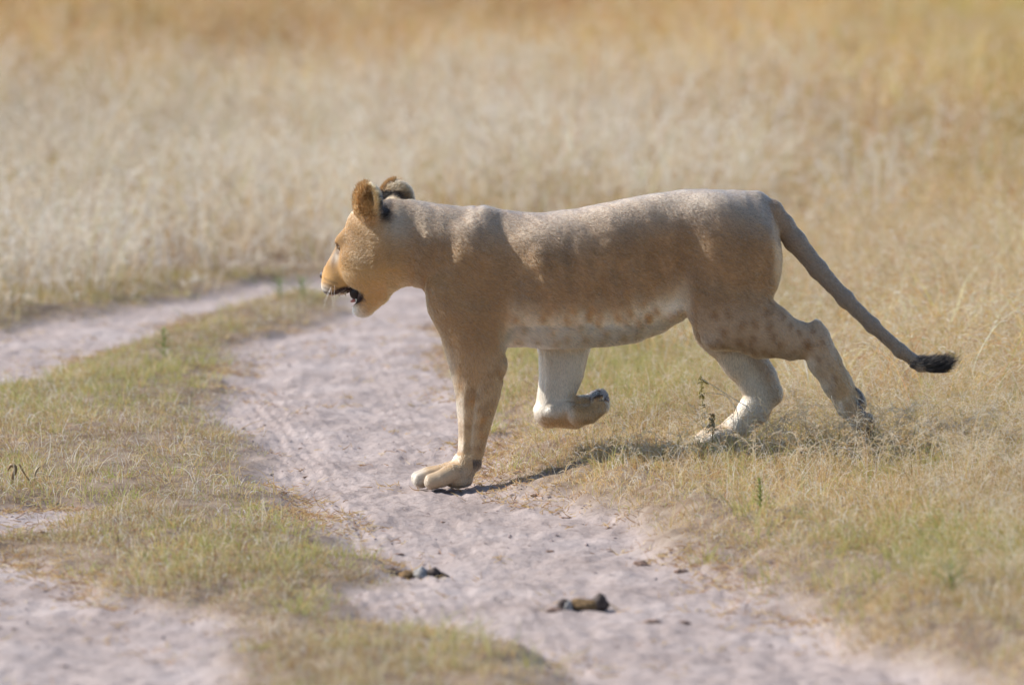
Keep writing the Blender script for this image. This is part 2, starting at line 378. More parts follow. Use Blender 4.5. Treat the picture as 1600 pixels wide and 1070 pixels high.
    # head -------------------------------------------------------------
    def hput(fn, lo, hi, k=10, op='add'):
        cs = np.array([head_pos(a, b, c) for a in (lo[0], hi[0]) for b in (lo[1], hi[1]) for c in (lo[2], hi[2])])
        f.put(cs.min(0), cs.max(0), fn, k, op)
    def hcone(p1, r1, p2, r2, k=8, flat=1.0, op='add'):
        fn, lo, hi = f.cone(p1, r1, p2, r2, k, flat, op, head_T); hput(fn, lo, hi, k, op)
    def hell(c, r, rot=0.0, k=8, op='add', n=None):
        cs, sn = math.cos(rot), math.sin(rot)
        if n is not None: n = np.array(n, float); n /= np.linalg.norm(n)
        def fn(U, V, W):
            A, B, C = head_T(U, V, W); x = A - c[0]; y = B - c[1]; z = C - c[2]
            if n is None:
                a = x * cs + y * sn; b = -x * sn + y * cs
                k0 = np.sqrt((a / r[0]) ** 2 + (b / r[1]) ** 2 + (z / r[2]) ** 2); k1 = np.sqrt((a / r[0] ** 2) ** 2 + (b / r[1] ** 2) ** 2 + (z / r[2] ** 2) ** 2) + 1e-6
            else:                                   # r = (along n, up, across)
                t = x * n[0] + y * n[1] + z * n[2]; px, py, pz = x - t * n[0], y - t * n[1], z - t * n[2]
                up = py; ac2 = px ** 2 + pz ** 2
                k0 = np.sqrt((t / r[0]) ** 2 + (up / r[1]) ** 2 + ac2 / r[2] ** 2); k1 = np.sqrt((t / r[0] ** 2) ** 2 + (up / r[1] ** 2) ** 2 + ac2 / r[2] ** 4) + 1e-6
            return k0 * (k0 - 1) / k1
        m = max(r); hput(fn, np.array(c) - m, np.array(c) + m, k, op)
    hell((0, 26, 0), (54, 50, 44), 0, 12)                       # skull
    hell((-25, 10, 0), (45, 60, 44), 0, 14)
    for sg in (-1, 1):
        hell((45, 15, sg * 19), (19, 15, 15), R(-40), 8); hell((57, 12, sg * 20), (7, 5, 9), R(-40), 6)       # brow
        hell((14, -22, sg * 24), (40, 42, 22), R(-20), 12)      # cheek
        hell((72, -57, sg * 14), (20, 19, 16), R(-30), 6)       # whisker pad
        hell((60, -40, sg * 16), (20, 26, 12), R(-40), 8)
    hcone((50, -4, 0), 23, (76, -38, 0), 18, 8, 1.05)           # bridge of the nose
    hcone((48, -22, 0), 26, (74, -48, 0), 22, 8, 1.0)
    hell((89, -40, 0), (9, 9, 12), R(-30), 4)                  # nose
    hcone((-8, -40, 0), 30, (14, -66, 0), 24, 10, 1.15)         # jaw
    hcone((6, -67, 0), 22, (23, -87, 0), 17, 8, 1.05); hell((28, -93, 0), (13, 12, 15), 0, 6)
    # open mouth
    hcone((70, -92, 0), 18, (24, -64, 0), 11, 3, 2.6, 'sub')
    # eye sockets
    for sg in (-1, 1): hell((58, 2, sg * 25), (8, 6, 7), R(-40), 4, 'sub')
    # ears
    for sg in (-1, 1):
        n = (.24, 0.05, sg * .96)
        hell((-10, 62, sg * 40), (18, 20, 18), 0, 10)
        hell((-8, 76, sg * 47), (12, 29, 26), 0, 5, 'add', n)
        nn = np.array(n) / np.linalg.norm(n); cc = np.array((-8, 78, sg * 47)) + nn * 11
        hell(tuple(cc), (14, 26.2, 23.2), 0, 2, 'sub', n)
    return f
def surface_nets(F, lo, h):
    s = F < 0
    n = np.array(F.shape)
    acc = np.zeros(n - 1, np.int8)
    for i in (0, 1):
        for j in (0, 1):
            for k in (0, 1): acc += s[i:n[0] - 1 + i, j:n[1] - 1 + j, k:n[2] - 1 + k]
    act = (acc > 0) & (acc < 8); I, J, K = np.nonzero(act)
    idx = np.full(n - 1, -1, np.int32); idx[I, J, K] = np.arange(len(I))
    P = np.zeros((len(I), 3)); C = np.zeros(len(I))
    cor = [(i, j, k) for i in (0, 1) for j in (0, 1) for k in (0, 1)]
    for a in cor:
        for b in cor:
            if sum(abs(a[t] - b[t]) for t in range(3)) == 1 and a < b:
                fa = F[I + a[0], J + a[1], K + a[2]]; fb = F[I + b[0], J + b[1], K + b[2]]; m = (fa < 0) != (fb < 0)
                t = np.where(m, fa / np.where(m, fa - fb, 1), 0)
                for q in range(3): P[:, q] += np.where(m, a[q] + t * (b[q] - a[q]), 0)
                C += m
    P = P / C[:, None] + np.stack([I, J, K], 1)
    quads = []
    for axn in range(3):
        o = [t for t in range(3) if t != axn]
        sl0 = [slice(None)] * 3; sl1 = [slice(None)] * 3; sl0[axn] = slice(0, -1); sl1[axn] = slice(1, None)
        a = s[tuple(sl0)]; b = s[tuple(sl1)]; e = np.argwhere(a != b); inside = a[tuple(e.T)]
        ok = np.all(e[:, o] > 0, 1) & np.all(e[:, o] < (n - 1)[o], 1); e = e[ok]; inside = inside[ok]
        def cell(d0, d1):
            c = e.copy(); c[:, o[0]] += d0; c[:, o[1]] += d1; return idx[tuple(c.T)]
        q = np.stack([cell(-1, -1), cell(0, -1), cell(0, 0), cell(-1, 0)], 1)
        flip = inside if axn != 1 else ~inside
        q[~flip] = q[~flip][:, ::-1]; quads.append(q)
    return lo + P * h, np.concatenate(quads)
fld = build_field()
LV, LQ = surface_nets(fld.F, fld.lo, fld.h)
# gentle smoothing
E = np.unique(np.sort(np.concatenate([LQ[:, [0, 1]], LQ[:, [1, 2]], LQ[:, [2, 3]], LQ[:, [3, 0]]]), 1), axis=0)
deg = np.bincount(E.ravel(), minlength=len(LV)).astype(float)
for it in range(4):
    acc = np.zeros_like(LV)
    for q in range(3): acc[:, q] = np.bincount(E[:, 0], LV[E[:, 1], q], len(LV)) + np.bincount(E[:, 1], LV[E[:, 0], q], len(LV))
    LV = LV + (0.5 if it % 2 == 0 else -0.52) * (acc / deg[:, None] - LV)
def v_normals(V, Q):
    n = np.cross(V[Q[:, 2]] - V[Q[:, 0]], V[Q[:, 3]] - V[Q[:, 1]]); N = np.zeros_like(V)
    for c in range(4):
        for q in range(3): N[:, q] += np.bincount(Q[:, c], n[:, q], len(V))
    return N / (np.linalg.norm(N, axis=1, keepdims=True) + 1e-9)
LN = v_normals(LV, LQ)
# outward test: the field grows outwards
if True:
    t = LV + LN * 4; g = ((t - fld.lo) / fld.h).astype(int).clip(0, fld.n - 1); val = fld.F[tuple(g.T)]
    if np.mean(val > 0) < 0.5: LQ = LQ[:, ::-1]; LN = -LN
def relief(P, N):
    u, v, w = P.T
    win = sstep(632, 652, u) * sstep(700, 676, u) * sstep(350, 380, v) * sstep(455, 425, v)
    d = win * 1.0 * np.sin((u + 0.28 * (v - 380) + 5 * fbm(u / 30, v / 30, 2, 3)) / 5.0)
    tr = sstep(700, 730, u) * sstep(1190, 1160, u) * sstep(540, 500, v) * sstep(345, 385, v)
    d += tr * 5.0 * (fbm(u / 42 + w / 60, v / 60, 3, 12) - .5)
    d += 2.0 * (fbm(u / 20 + w / 30, v / 22, 2, 19) - .5) * sstep(600, 640, u) * sstep(1400, 1380, u)
    ribs = sstep(800, 830, u) * sstep(1000, 960, u) * sstep(370, 410, v) * sstep(520, 490, v); d += ribs * 1.1 * np.sin((u - .35 * (v - 440)) / 5.4)
    fl = sstep(575, 600, v) * sstep(715, 690, v) * (u < 800) * sstep(-70, -76, w)
    d += fl * (2.4 * np.exp(-((u - 757 + (v - 600) * .13) / 7) ** 2) - 3.0 * np.exp(-((u - 742 + (v - 600) * .10) / 5) ** 2) + 1.6 * np.exp(-((u - 728 + (v - 600) * .05) / 6) ** 2))
    hl = (u > 1240) & (u < 1345) & (v > 530) & (w < -66) & (v < 640); d += hl * (-2.6 * np.exp(-(((u - 1283) - (v - 550) * .52) / 5) ** 2) + 1.8 * np.exp(-(((u - 1296) - (v - 550) * .52) / 6) ** 2))
    fr = (u > 835) & (u < 925) & (v > 545) & (v < 650) & (w < 30); d += fr * (-2.6 * np.exp(-((u - 872 + (v - 590) * .1) / 6) ** 2) + 1.8 * np.exp(-((u - 857) / 7) ** 2))
    return d
LV = LV + LN * relief(LV, LN)[:, None]; LN2 = v_normals(LV, LQ); LN = LN2
YAW = 0.06
def to_world(P):
    P = np.asarray(P, float); o = np.empty_like(P)
    o[..., 0] = (P[..., 0] - 800) / S; o[..., 2] = (757.5 - P[..., 1]) / (S * math.cos(PITCH)); o[..., 1] = (P[..., 2] + (880 - P[..., 0]) * YAW) / S - 0.005
    return o
def dir_world(D):
    o = np.empty_like(D); o[..., 0] = D[..., 0]; o[..., 2] = -D[..., 1]; o[..., 1] = D[..., 2] - D[..., 0] * YAW
    return o / (np.linalg.norm(o, axis=-1, keepdims=True) + 1e-9)

# coat colours (pigment, plus some light and shade painted in) ---------------------------------------------------------------
SPOTS = []
for (u0, v0, u1, v1, n, r0, r1) in ((805, 486, 1050, 533, 24, 5, 8.5), (1110, 478, 1262, 548, 40, 4, 8), (880, 468, 1060, 500, 9, 5, 8), (1100, 520, 1190, 545, 6, 4, 6), (1250, 505, 1310, 600, 9, 4, 7), (700, 560, 785, 690, 10, 4, 7)):
    got = []
    for _ in range(2000):
        p = (random.uniform(u0, u1), random.uniform(v0, v1))
        if all((p[0] - q[0]) ** 2 + (p[1] - q[1]) ** 2 > random.uniform(15, 30) ** 2 for q in got): got.append(p)
        if len(got) >= n: break
    SPOTS += [(p[0], p[1], random.uniform(r0, r1), random.uniform(-0.6, 0.6)) for p in got]
def coat(P, N):
    u, v, w = P.T; nw = N[:, 2]; nv = N[:, 1]; nu = N[:, 0]
    A, B, C = head_T(u, v, w)
    def mixc(c, col, t): return c + (np.array(col) - c) * np.clip(t, 0, 1)[:, None]
    c = np.tile(np.array([0.325, 0.178, 0.078]), (len(u), 1))
    nz = fbm(u / 26 + w / 31, v / 30 + w / 17, 4, 77); c = c * (0.70 + 0.60 * nz)[:, None] * (0.68 + 0.64 * fbm((u + .4 * v) / 6 + w / 7, (v - .4 * u) / 3.6 + w / 9, 3, 78))[:, None]
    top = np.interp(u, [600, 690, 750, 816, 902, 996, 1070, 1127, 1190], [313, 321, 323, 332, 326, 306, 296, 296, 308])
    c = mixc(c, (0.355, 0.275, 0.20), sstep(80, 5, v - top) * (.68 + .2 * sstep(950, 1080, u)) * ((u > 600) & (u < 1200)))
    # belly: pale fur, lightened further to imitate light bounced off the ground
    lo = np.interp(u, [775, 827, 902, 959, 1034, 1075], [536, 540, 539, 536, 516, 490]) - v
    trunk = sstep(772, 800, u) * sstep(1086, 1050, u)
    fz = fbm(u / 5 + w / 9, v / 12, 3, 79) - .5; be = sstep(88, 30, lo + (nz - .5) * 36 + fz * 16) * trunk * (v < 548)
    c = mixc(c, (0.64, 0.45, 0.27), be * 0.85); c = mixc(c, (0.84, 0.69, 0.50), sstep(66, 18, lo + (nz - .5) * 24 + fz * 14) * trunk * (v < 548) * .9)
    # legs: pale insides; fronts lightened to imitate sunlit edges
    leg = sstep(525, 560, v) * ((u > 660) & (u < 1400))
    inner = np.where(w > 0, -nw, nw)
    isleg = leg * ((v > 545) | (u < 800) | (u > 1075))
    c = mixc(c, (0.48, 0.32, 0.17), isleg * 0.7)
    lt = sstep(455, 500, v) * ((u > 1085) & (u < 1300) & (v < 660) & (w < 0)); c = mixc(c, (0.44, 0.31, 0.195), lt * .75)
    c = mixc(c, (0.60, 0.52, 0.42), isleg * sstep(0.1, 0.6, inner) * 0.92 * (1 - ((u > 830) & (u < 960)) * np.maximum(sstep(640, 656, v + (nz - .5) * 14), sstep(884, 904, u) * (v > 612))))
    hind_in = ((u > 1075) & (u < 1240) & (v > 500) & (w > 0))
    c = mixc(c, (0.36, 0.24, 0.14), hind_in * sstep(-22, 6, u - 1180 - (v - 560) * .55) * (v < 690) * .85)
    c = mixc(c, (0.68, 0.56, 0.42), isleg * sstep(0.35, 0.9, -nu) * 0.6)
    c = mixc(c, (0.37, 0.195, 0.078), sstep(360, 430, v) * sstep(812, 770, u) * sstep(650, 690, u) * sstep(640, 560, v) * (inner < .3) * .55)
    # faint bars on the foreleg
    bar = np.sin((v + .5 * (u - 745)) / 6.5 + 7 * fbm(u / 22, v / 26, 2, 5)) * 0.5 + 0.5
    c = mixc(c, (0.27, 0.145, 0.06), ((u < 800) & (v > 560) & (v < 715)) * sstep(.45, .95, (.35 + .65 * bar) * fbm(u / 9, v / 9, 3, 15) * 1.75) * 0.6)
    # spots
    outer_ok = (w < 10) | (v > 470)
    for (su, sv, r, an) in SPOTS:
        m = (np.abs(u - su) < 14) & (np.abs(v - sv) < 14)
        if not m.any(): continue
        du, dv = u[m] - su, v[m] - sv; ca, sa = math.cos(an), math.sin(an)
        a = du * ca + dv * sa; b = -du * sa + dv * ca
        t = np.exp(-((a / (r * .85)) ** 2 + (b / (r * 1.35)) ** 2) ** 1.3)
        cm = c[m]; c[m] = cm + (np.array((0.21, 0.10, 0.035) if su > 1090 else (0.44, 0.215, 0.07)) - cm) * ((.68 if su > 1090 else .75) * t)[:, None]
    # elbow crease warm
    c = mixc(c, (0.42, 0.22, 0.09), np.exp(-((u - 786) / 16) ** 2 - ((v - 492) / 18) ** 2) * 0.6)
    # flank warm at the groin
    c = mixc(c, (0.50, 0.28, 0.12), np.exp(-((u - 1052) / 26) ** 2 - ((v - 455) / 16) ** 2) * 0.45)
    # rump under the tail: orange bounce light put into the coat
    c = mixc(c, (0.60, 0.38, 0.20), sstep(1199, 1212, u) * sstep(336, 352, v) * sstep(448, 420, v) * sstep(0.2, .8, nu) * (u < 1225))
    # tail
    ta = sstep(1150, 1262, u) * (v < 384 + (u - 1220) * 1.06)
    c = mixc(c, (0.25, 0.195, 0.145), ta * 0.9)
    c = mixc(c, (0.05, 0.043, 0.04), sstep(1432, 1456, u) * 0.92)
    # head
    hd = sstep(660, 615, u) * (v < 520)
    c = mixc(c, (0.42, 0.245, 0.105), hd * 0.6)
    c = mixc(c, (0.55, 0.305, 0.11), hd * sstep(-10, -45, B) * 0.8)                       # warm cheek and jaw
    c = mixc(c, (0.42, 0.34, 0.26), hd * np.exp(-((u - 625) / 26) ** 2 - ((v - 350) / 26) ** 2) * 0.7)
    c = mixc(c, (0.74, 0.64, 0.50), hd * sstep(-74, -100, B) * sstep(8, 34, A))              # chin, paled to imitate its sunlit rim
    c = mixc(c, (0.74, 0.65, 0.53), hd * sstep(-50, -66, B) * sstep(62, 82, A))              # upper lip
    c = mixc(c, (0.62, 0.55, 0.46), hd * np.exp(-((A - 62) / 10) ** 2 - ((B + 12) / 12) ** 2 - ((np.abs(C) - 22) / 9) ** 2) * 0.8)
    c = mixc(c, (0.10, 0.07, 0.05), hd * np.exp(-((A - 58) / 7) ** 2 - ((B - 2) / 5) ** 2 - ((np.abs(C) - 26) / 8) ** 2))
    c = mixc(c, (0.035, 0.025, 0.025), hd * sstep(84, 90, A) * sstep(-30, -36, B) * sstep(-58, -50, B) * sstep(16, 11, np.abs(C)))
    mouth = hd * sstep(1.25, 0.95, np.sqrt(((A - 38) / 26) ** 2 + ((B + 72) / 13) ** 2)) * sstep(36, 26, np.abs(C)) * (A > 10)
    c = mixc(c, (0.03, 0.018, 0.018), mouth * ((B < -52) & (B > -88)))  # black lips, with the shade of the open cavity painted in
    c = mixc(c, (0.16, 0.09, 0.05), hd * np.exp(-((A - 66) / 4) ** 2 - ((B + 18) / 14) ** 2) * (np.abs(C) > 8) * .6)
    for q in range(3): c = mixc(c, (0.14, 0.08, 0.05), hd * np.exp(-((B + 50 + 7 * q - (A - 70) * .3) / 1.6) ** 2) * ((A > 56) & (A < 84)) * .5)
    c = mixc(c, (0.33, 0.24, 0.16), hd * sstep(14, 4, np.abs(C)) * sstep(40, 60, A) * sstep(-36, -26, B) * .6)
    c = mixc(c, (0.05, 0.03, 0.025), hd * np.exp(-((B + 71 - (A - 60) * .12) / 2.6) ** 2) * ((A > 40) & (A < 88)) * .85)
    c = mixc(c, (0.10, 0.06, 0.04), hd * np.exp(-((A - 58) / 5) ** 2 - ((B + 6) / 3.5) ** 2) * (np.abs(C) > 12) * .8)
    c = mixc(c, (0.24, 0.14, 0.07), hd * np.exp(-((A - 28) / 9) ** 2 - ((B - 22) / 16) ** 2) * .4)
    # ears: dark backs, tawny fringe inside
    ear = sstep(56, 64, B) * sstep(24, 34, np.abs(C)) * hd * (A < 30)
    nA, nB, nC = -nu * HC + nw * HS, -nv, nu * HS + nw * HC
    face = nA * 0.41 + nC * np.sign(C) * 0.91
    c = mixc(c, (0.50, 0.29, 0.12), ear * 0.85)
    c = mixc(c, (0.015, 0.012, 0.012), ear * sstep(0.15, -0.25, face) * sstep(94, 87, B))
    c = mixc(c, (0.36, 0.24, 0.13), ear * sstep(-0.1, -0.45, face) * sstep(87, 94, B))
    c = mixc(c, (0.015, 0.012, 0.012), hd * np.exp(-((u - 602) / 9) ** 4 - ((v - 326) / 19) ** 4) * (w < 0) * (u > 592))
    # pads
    pad = ((u > 922) & (u < 950) & (v < 626) & (v > 610) & (nv < -0.2)) | ((u > 739) & (u < 754) & (v > 710) & (v < 732)) | ((u > 1332) & (u < 1372) & (v > 596) & (v < 668) & (nu > 0.35))
    c = mixc(c, (0.06, 0.048, 0.043), pad * np.where(u > 1300, .35 + .6 * sstep(.42, .6, fbm(u / 9, v / 9 + w / 8, 2, 66)), .93))
    paw = sstep(716, 730, v) * (u < 752); c = mixc(c, (0.45, 0.34, 0.23), paw * .75); c = mixc(c, (0.60, 0.54, 0.45), paw * sstep(672, 654, u) * .7)  # toe tips paled to imitate sun on their fronts
    c = mixc(c, (0.12, 0.08, 0.05), paw * np.exp(-((np.abs(np.stack([w + 79.5, w + 58, w + 37])).min(0)) / 2.5) ** 2) * (u < 700) * .6)  # crease shade between the toes painted into the coat
    return np.clip(c, 0.01, 0.9)
lion = bpy.data.objects.new('lion', None); COL.objects.link(lion)
tag(lion, 'young maneless lion striding over the dirt track, mouth open and one forepaw lifted', 'lion')
base = to_world(np.array([700, 757.5, -56.0])); lion.location = base
body_me = mesh_np('body', to_world(LV) - base, LQ)
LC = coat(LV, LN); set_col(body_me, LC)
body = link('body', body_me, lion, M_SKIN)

# fur ------------------------------------------------------------------------------------------
def hair_curves(name, pts, rad, cols, parent, mat):
    """pts (n,k,3)"""
    n, k, _ = pts.shape
    hc = bpy.data.hair_curves.new(name); hc.add_curves([k] * n)
    hc.attributes['position'].data.foreach_set('vector', pts.astype(np.float32).ravel())
    ra = hc.attributes.get('radius') or hc.attributes.new('radius', 'FLOAT', 'POINT')
    ra.data.foreach_set('value', rad.astype(np.float32).ravel())
    ca = hc.attributes.new('hcol', 'FLOAT_COLOR', 'CURVE'); cc = np.ones((n, 4), np.float32); cc[:, :3] = cols; ca.data.foreach_set('color', cc.ravel())
    hc.materials.append(mat)
    o = bpy.data.objects.new(name, hc); COL.objects.link(o); o.parent = parent
    return o
def sample(n):
    T = np.concatenate([LQ[:, [0, 1, 2]], LQ[:, [0, 2, 3]]]); a = np.linalg.norm(np.cross(LV[T[:, 1]] - LV[T[:, 0]], LV[T[:, 2]] - LV[T[:, 0]]), axis=1)
    t = T[rng.choice(len(T), n, p=a / a.sum())]; r1 = np.sqrt(rng.random(n)); r2 = rng.random(n)
    b = np.stack([1 - r1, r1 * (1 - r2), r1 * r2], 1)
    P = (LV[t] * b[:, :, None]).sum(1); N = (LN[t] * b[:, :, None]).sum(1)
    return P, N / (np.linalg.norm(N, axis=1, keepdims=True) + 1e-9)
def fur(n):
    P, N = sample(n); u, v, w = P.T; A, B, C = head_T(u, v, w); hd = sstep(655, 610, u) * (v < 520)
    ear = (B > 58) & (np.abs(C) > 26) & (u < 660)
    # flow of the coat
    g = np.zeros_like(P); g[:, 0] = 0.9; g[:, 1] = 0.45
    lg = sstep(500, 560, v) * (u < 1400); g[:, 0] = g[:, 0] * (1 - lg) + 0.15 * lg; g[:, 1] = g[:, 1] * (1 - lg) + 1.0 * lg
    m = (v > 500) & (u > 1200) & (u < 1400) & (v > 384 + (u - 1220) * 1.06); g[m] = (0.65, 0.75, 0)
    m = (u > 1205) & (v < 384 + (u - 1220) * 1.06); g[m] = (0.7, 0.7, 0)
    m = u > 1420; g[m] = (0.9, 0.3, 0)
    g = g * (1 - hd[:, None]) + hd[:, None] * np.stack([np.full_like(u, 0.8), np.where(B < -30, 0.5, -0.35), np.zeros_like(u)], 1)
    m = (u < 720) & (v > 722); g[m] = (-0.9, 0.5, 0)
    sw = fbm(u / 40 + w / 50, v / 40, 3, 88) - .5; g[:, 1] += sw * 0.5
    g[:, 1] += 1.3 * (fbm(u / 5 + w / 6, v / 5 + w / 8, 2, 89) - .5); g += rng.normal(0, 0.22, g.shape)
    T = g - N * (g * N).sum(1, keepdims=True); T /= np.linalg.norm(T, axis=1, keepdims=True) + 1e-6
    L = np.full(n, 6.0)
    L = np.where((v > 500) & (u > 780) & (u < 1075) & (v < 545), 10.0, L); L = np.where(hd > .5, 5.0, L); L = np.where((hd > .5) & (A > 45), 2.6, L)
    L = np.where((u > 600) & (u < 670), 7.5, L); L = np.where((hd > .5) & (B < -75) & (A > 5), 6.5, L)
    L = np.where(ear, 6.5, L); L = np.where(v > 640, 4.0, L); L = np.where((u > 1205) & (v < 384 + (u - 1220) * 1.06), 4.2, L)
    L = np.where((u < 720) & (v > 722), 2.6, L)
    L = L * rng.uniform(0.65, 1.25, n)
    lift = rng.uniform(0.10, 0.34, n); lift = np.where(ear, 0.6, lift)
    col = coat(P, N)
    dark = col.max(1) < 0.055
    keep = ~(((u > 538) & (u < 572) & (v > 440) & (v < 476) & dark) | ((A > 84) & dark & (hd > .5)))
    hdk = hd[keep]; P, N, T, L, lift, col = P[keep], N[keep], T[keep], L[keep], lift[keep], col[keep]; n = len(P)
    ts = np.array([0, .4, .75, 1.0]); pts = np.empty((n, 4, 3))
    for i, t in enumerate(ts):
        pts[:, i] = P - N * 0.5 + T * (L * t)[:, None] + N * (L * lift * (t - 0.35 * t * t) * 1.25)[:, None] + np.array([0, 0.05, 0]) * (L * t * t)[:, None]
    rad = np.array([0.62, 0.55, 0.36, 0.08])[None] * rng.uniform(.75, 1.2, n)[:, None] / S * 0.42 * np.where(hdk > .5, .75, 1.0)[:, None]
    col = col * rng.uniform(0.7, 1.25, n)[:, None]
    tick = rng.random(n) < 0.16; col[tick] *= 0.5
    pale = rng.random(n) < 0.06; col[pale] = col[pale] * 0.75 + 0.12
    return hair_curves('fur', to_world(pts) - base, rad, np.clip(col, 0.01, .92), lion, M_FUR)
fur(820000)
# tail tuft
def tuft(n=5600):
    t = rng.random(n) ** .8; ax = np.stack([1424 + 32 * t, 560 + 11 * t, np.full(n, -12.0)], 1)
    d = rng.normal(0, 1, (n, 3)); d /= np.linalg.norm(d, axis=1, keepdims=True); root = ax + d * (9.5 - 4 * t)[:, None]
    dirv = np.stack([np.full(n, 1.0), .34 - .55 * t, np.zeros(n)], 1) + d * rng.uniform(.05, .36, n)[:, None] + rng.normal(0, .08, (n, 3))
    L = (4 + 32 * rng.random(n) ** 1.7) * (.6 + .4 * t); pts = np.empty((n, 5, 3))
    for i, q in enumerate(np.linspace(0, 1, 5)):
        p = root + dirv * (L * q)[:, None]; p[:, 1] -= 8 * q * q * (L / 30); pts[:, i] = p
    rad = np.array([.7, .65, .5, .35, .08])[None] * rng.uniform(.7, 1.2, n)[:, None] / S * .7
    blk = np.clip(sstep(.15, .75, t) + rng.normal(0, .15, n), 0, 1)[:, None]
    col = np.array([.14, .12, .105]) * (1 - blk) + np.array([.06, .053, .05]) * blk; col = col * rng.uniform(.5, 1.6, n)[:, None]
    hair_curves('tail_tuft', to_world(pts) - base, rad, np.clip(col, .008, .9), lion, M_SOFT)
tuft()
def ear_hair(n=3600):
    P = []; Cc = []
    for sg in (-1, 1):
        nn = np.array([.24, .05, sg * .96]); nn /= np.linalg.norm(nn); c0 = np.array([-8, 76, sg * 47.0]); ac = np.cross(nn, [0, 1, 0]); ac /= np.linalg.norm(ac)
        if ac[0] < 0: ac = -ac                                       # towards the forehead
        upv = np.cross(ac, nn); upv = upv if upv[1] > 0 else -upv
        for i in range(n):
            q = rng.uniform(-2.3, 1.5); rr = rng.uniform(.35, 1.0) if rng.random() < .8 else 1.0
            rr = rr if rng.random() < .6 else 1.0; r0 = c0 + ac * math.cos(q) * 24 * rr + upv * math.sin(q) * 27 * rr + nn * rng.uniform(-4, 5)
            dd = -ac * rng.uniform(.1, .9) + upv * rng.uniform(-.5, .9) + nn * rng.uniform(.1, .55) + rng.normal(0, .2, 3); L = rng.uniform(9, 22)
            if rr > .9: dd = ac * math.cos(q) * .6 + upv * (math.sin(q) * .6 + .3) + rng.normal(0, .25, 3); L = rng.uniform(4, 8)
            dd /= np.linalg.norm(dd); P.append([head_pos(*(r0 + dd * L * t + upv * 2.5 * t * t)) for t in (0, .35, .7, 1)])
            Cc.append(np.array((.54, .31, .12) if rng.random() < .7 else (.68, .48, .26)) * rng.uniform(.7, 1.2))
    P = np.array(P); rad = np.tile(np.array([.6, .55, .4, .1]) / S * .6, (len(P), 1))
    hair_curves('ear_hair', to_world(P) - base, rad, np.clip(np.array(Cc), .01, .9), lion, M_SOFT)
ear_hair()
def whiskers():
    P = []
    for sg in (-1, 1):
        for i in range(4):
            r = head_pos(76 - random.uniform(0, 14), -50 - random.uniform(0, 12), sg * random.uniform(24, 28))
            e = head_pos(60 + random.uniform(-25, 10), -75 - random.uniform(0, 25), sg * random.uniform(48, 66))
            P.append([r + (e - r) * t + np.array([0, 7 * t * t, 0]) for t in np.linspace(0, 1, 5)])
    for i in range(26):
        r = head_pos(36 + random.uniform(-14, 6), -98 + random.uniform(-2, 6), random.uniform(-10, 10)); L = random.uniform(5, 13)
        P.append([r + np.array([random.uniform(-.5, .5), 1, random.uniform(-.4, .4)]) * L * t for t in np.linspace(0, 1, 5)])
    P = np.array(P); rad = np.tile(np.array([.5, .45, .35, .25, .1]) / S * 0.28, (len(P), 1))
    hair_curves('whiskers', to_world(P) - base, rad, np.full((len(P), 3), 0.85), lion, M_FUR)
whiskers()
# eyes, nose, teeth
def ellip_mesh(name, c, r, axes=None, nu=16, nv=10):
    th = np.linspace(0, 2 * math.pi, nu, endpoint=False); ph = np.linspace(0, math.pi, nv + 1)
    V = []; Fq = []
    for p in ph:
        for t in th: V.append((math.sin(p) * math.cos(t) * r[0], math.cos(p) * r[1], math.sin(p) * math.sin(t) * r[2]))
    for i in range(nv):
        for j in range(nu): Fq.append((i * nu + j, i * nu + (j + 1) % nu, (i + 1) * nu + (j + 1) % nu, (i + 1) * nu + j))
    V = np.array(V)
    if axes is not None: V = V @ np.array(axes)
    return mesh_np(name, V + np.array(c), np.array(Fq))
M_EYE = mat_plain('amber_eye', (0.16, 0.085, 0.03), 0.12, 0.6, 0.3, 300, 0.0)
M_NOSE = mat_plain('nose_leather', (0.05, 0.035, 0.034), 0.45, 0.4, 0.3, 500, 0.4)
M_TOOTH = mat_plain('tooth', (0.72, 0.66, 0.52), 0.3, 0.4, 0.1, 300, 0.05)
M_TONGUE = mat_plain('tongue', (0.40, 0.13, 0.12), 0.4, 0.4, 0.2, 300, 0.3)
for sg in (-1, 1):
    p = to_world(head_pos(53, 2, sg * 21)) - base
    link('eye', ellip_mesh('eye', p, np.array([6, 5.5, 6]) / S), lion, M_EYE)
    for ab, dirv, L, r in (((30, -86), (0.35, 1, 0), 13, 2.6), ((64, -64), (0.0, -1, 0), 13, 2.4)):
        a0 = np.array(head_pos(ab[0], ab[1], sg * 10)); a1 = np.array(head_pos(ab[0] + dirv[0] * L, ab[1] + dirv[1] * L, sg * 10)); V = []; Fq = []
        for i, t in enumerate(np.linspace(0, 1, 5)):
            for j in range(8):
                q = j / 8 * 2 * math.pi; rr = r * (1 - t ** 1.6) + 0.2
                V.append(a0 + (a1 - a0) * t + np.array([math.cos(q) * rr, 0, math.sin(q) * rr]))
        for i in range(4):
            for j in range(8): Fq.append((i * 8 + j, i * 8 + (j + 1) % 8, (i + 1) * 8 + (j + 1) % 8, (i + 1) * 8 + j))
        link('canine_tooth', mesh_np('canine_tooth', to_world(np.array(V)) - base, np.array(Fq)), lion, M_TOOTH)
hx = dir_world(np.array([[-HC, 0, HS]]))[0]; hy = np.array([0, 0, 1.0]); hz = np.cross(hx, hy); hz /= np.linalg.norm(hz)
def rot_ax(deg): c, s = math.cos(R(deg)), math.sin(R(deg)); return [hx * c + hy * s, -hx * s + hy * c, hz]
link('nose', ellip_mesh('nose', to_world(head_pos(94, -44, 0)) - base, np.array([7.5, 8.5, 12]) / S, rot_ax(-30)), lion, M_NOSE)
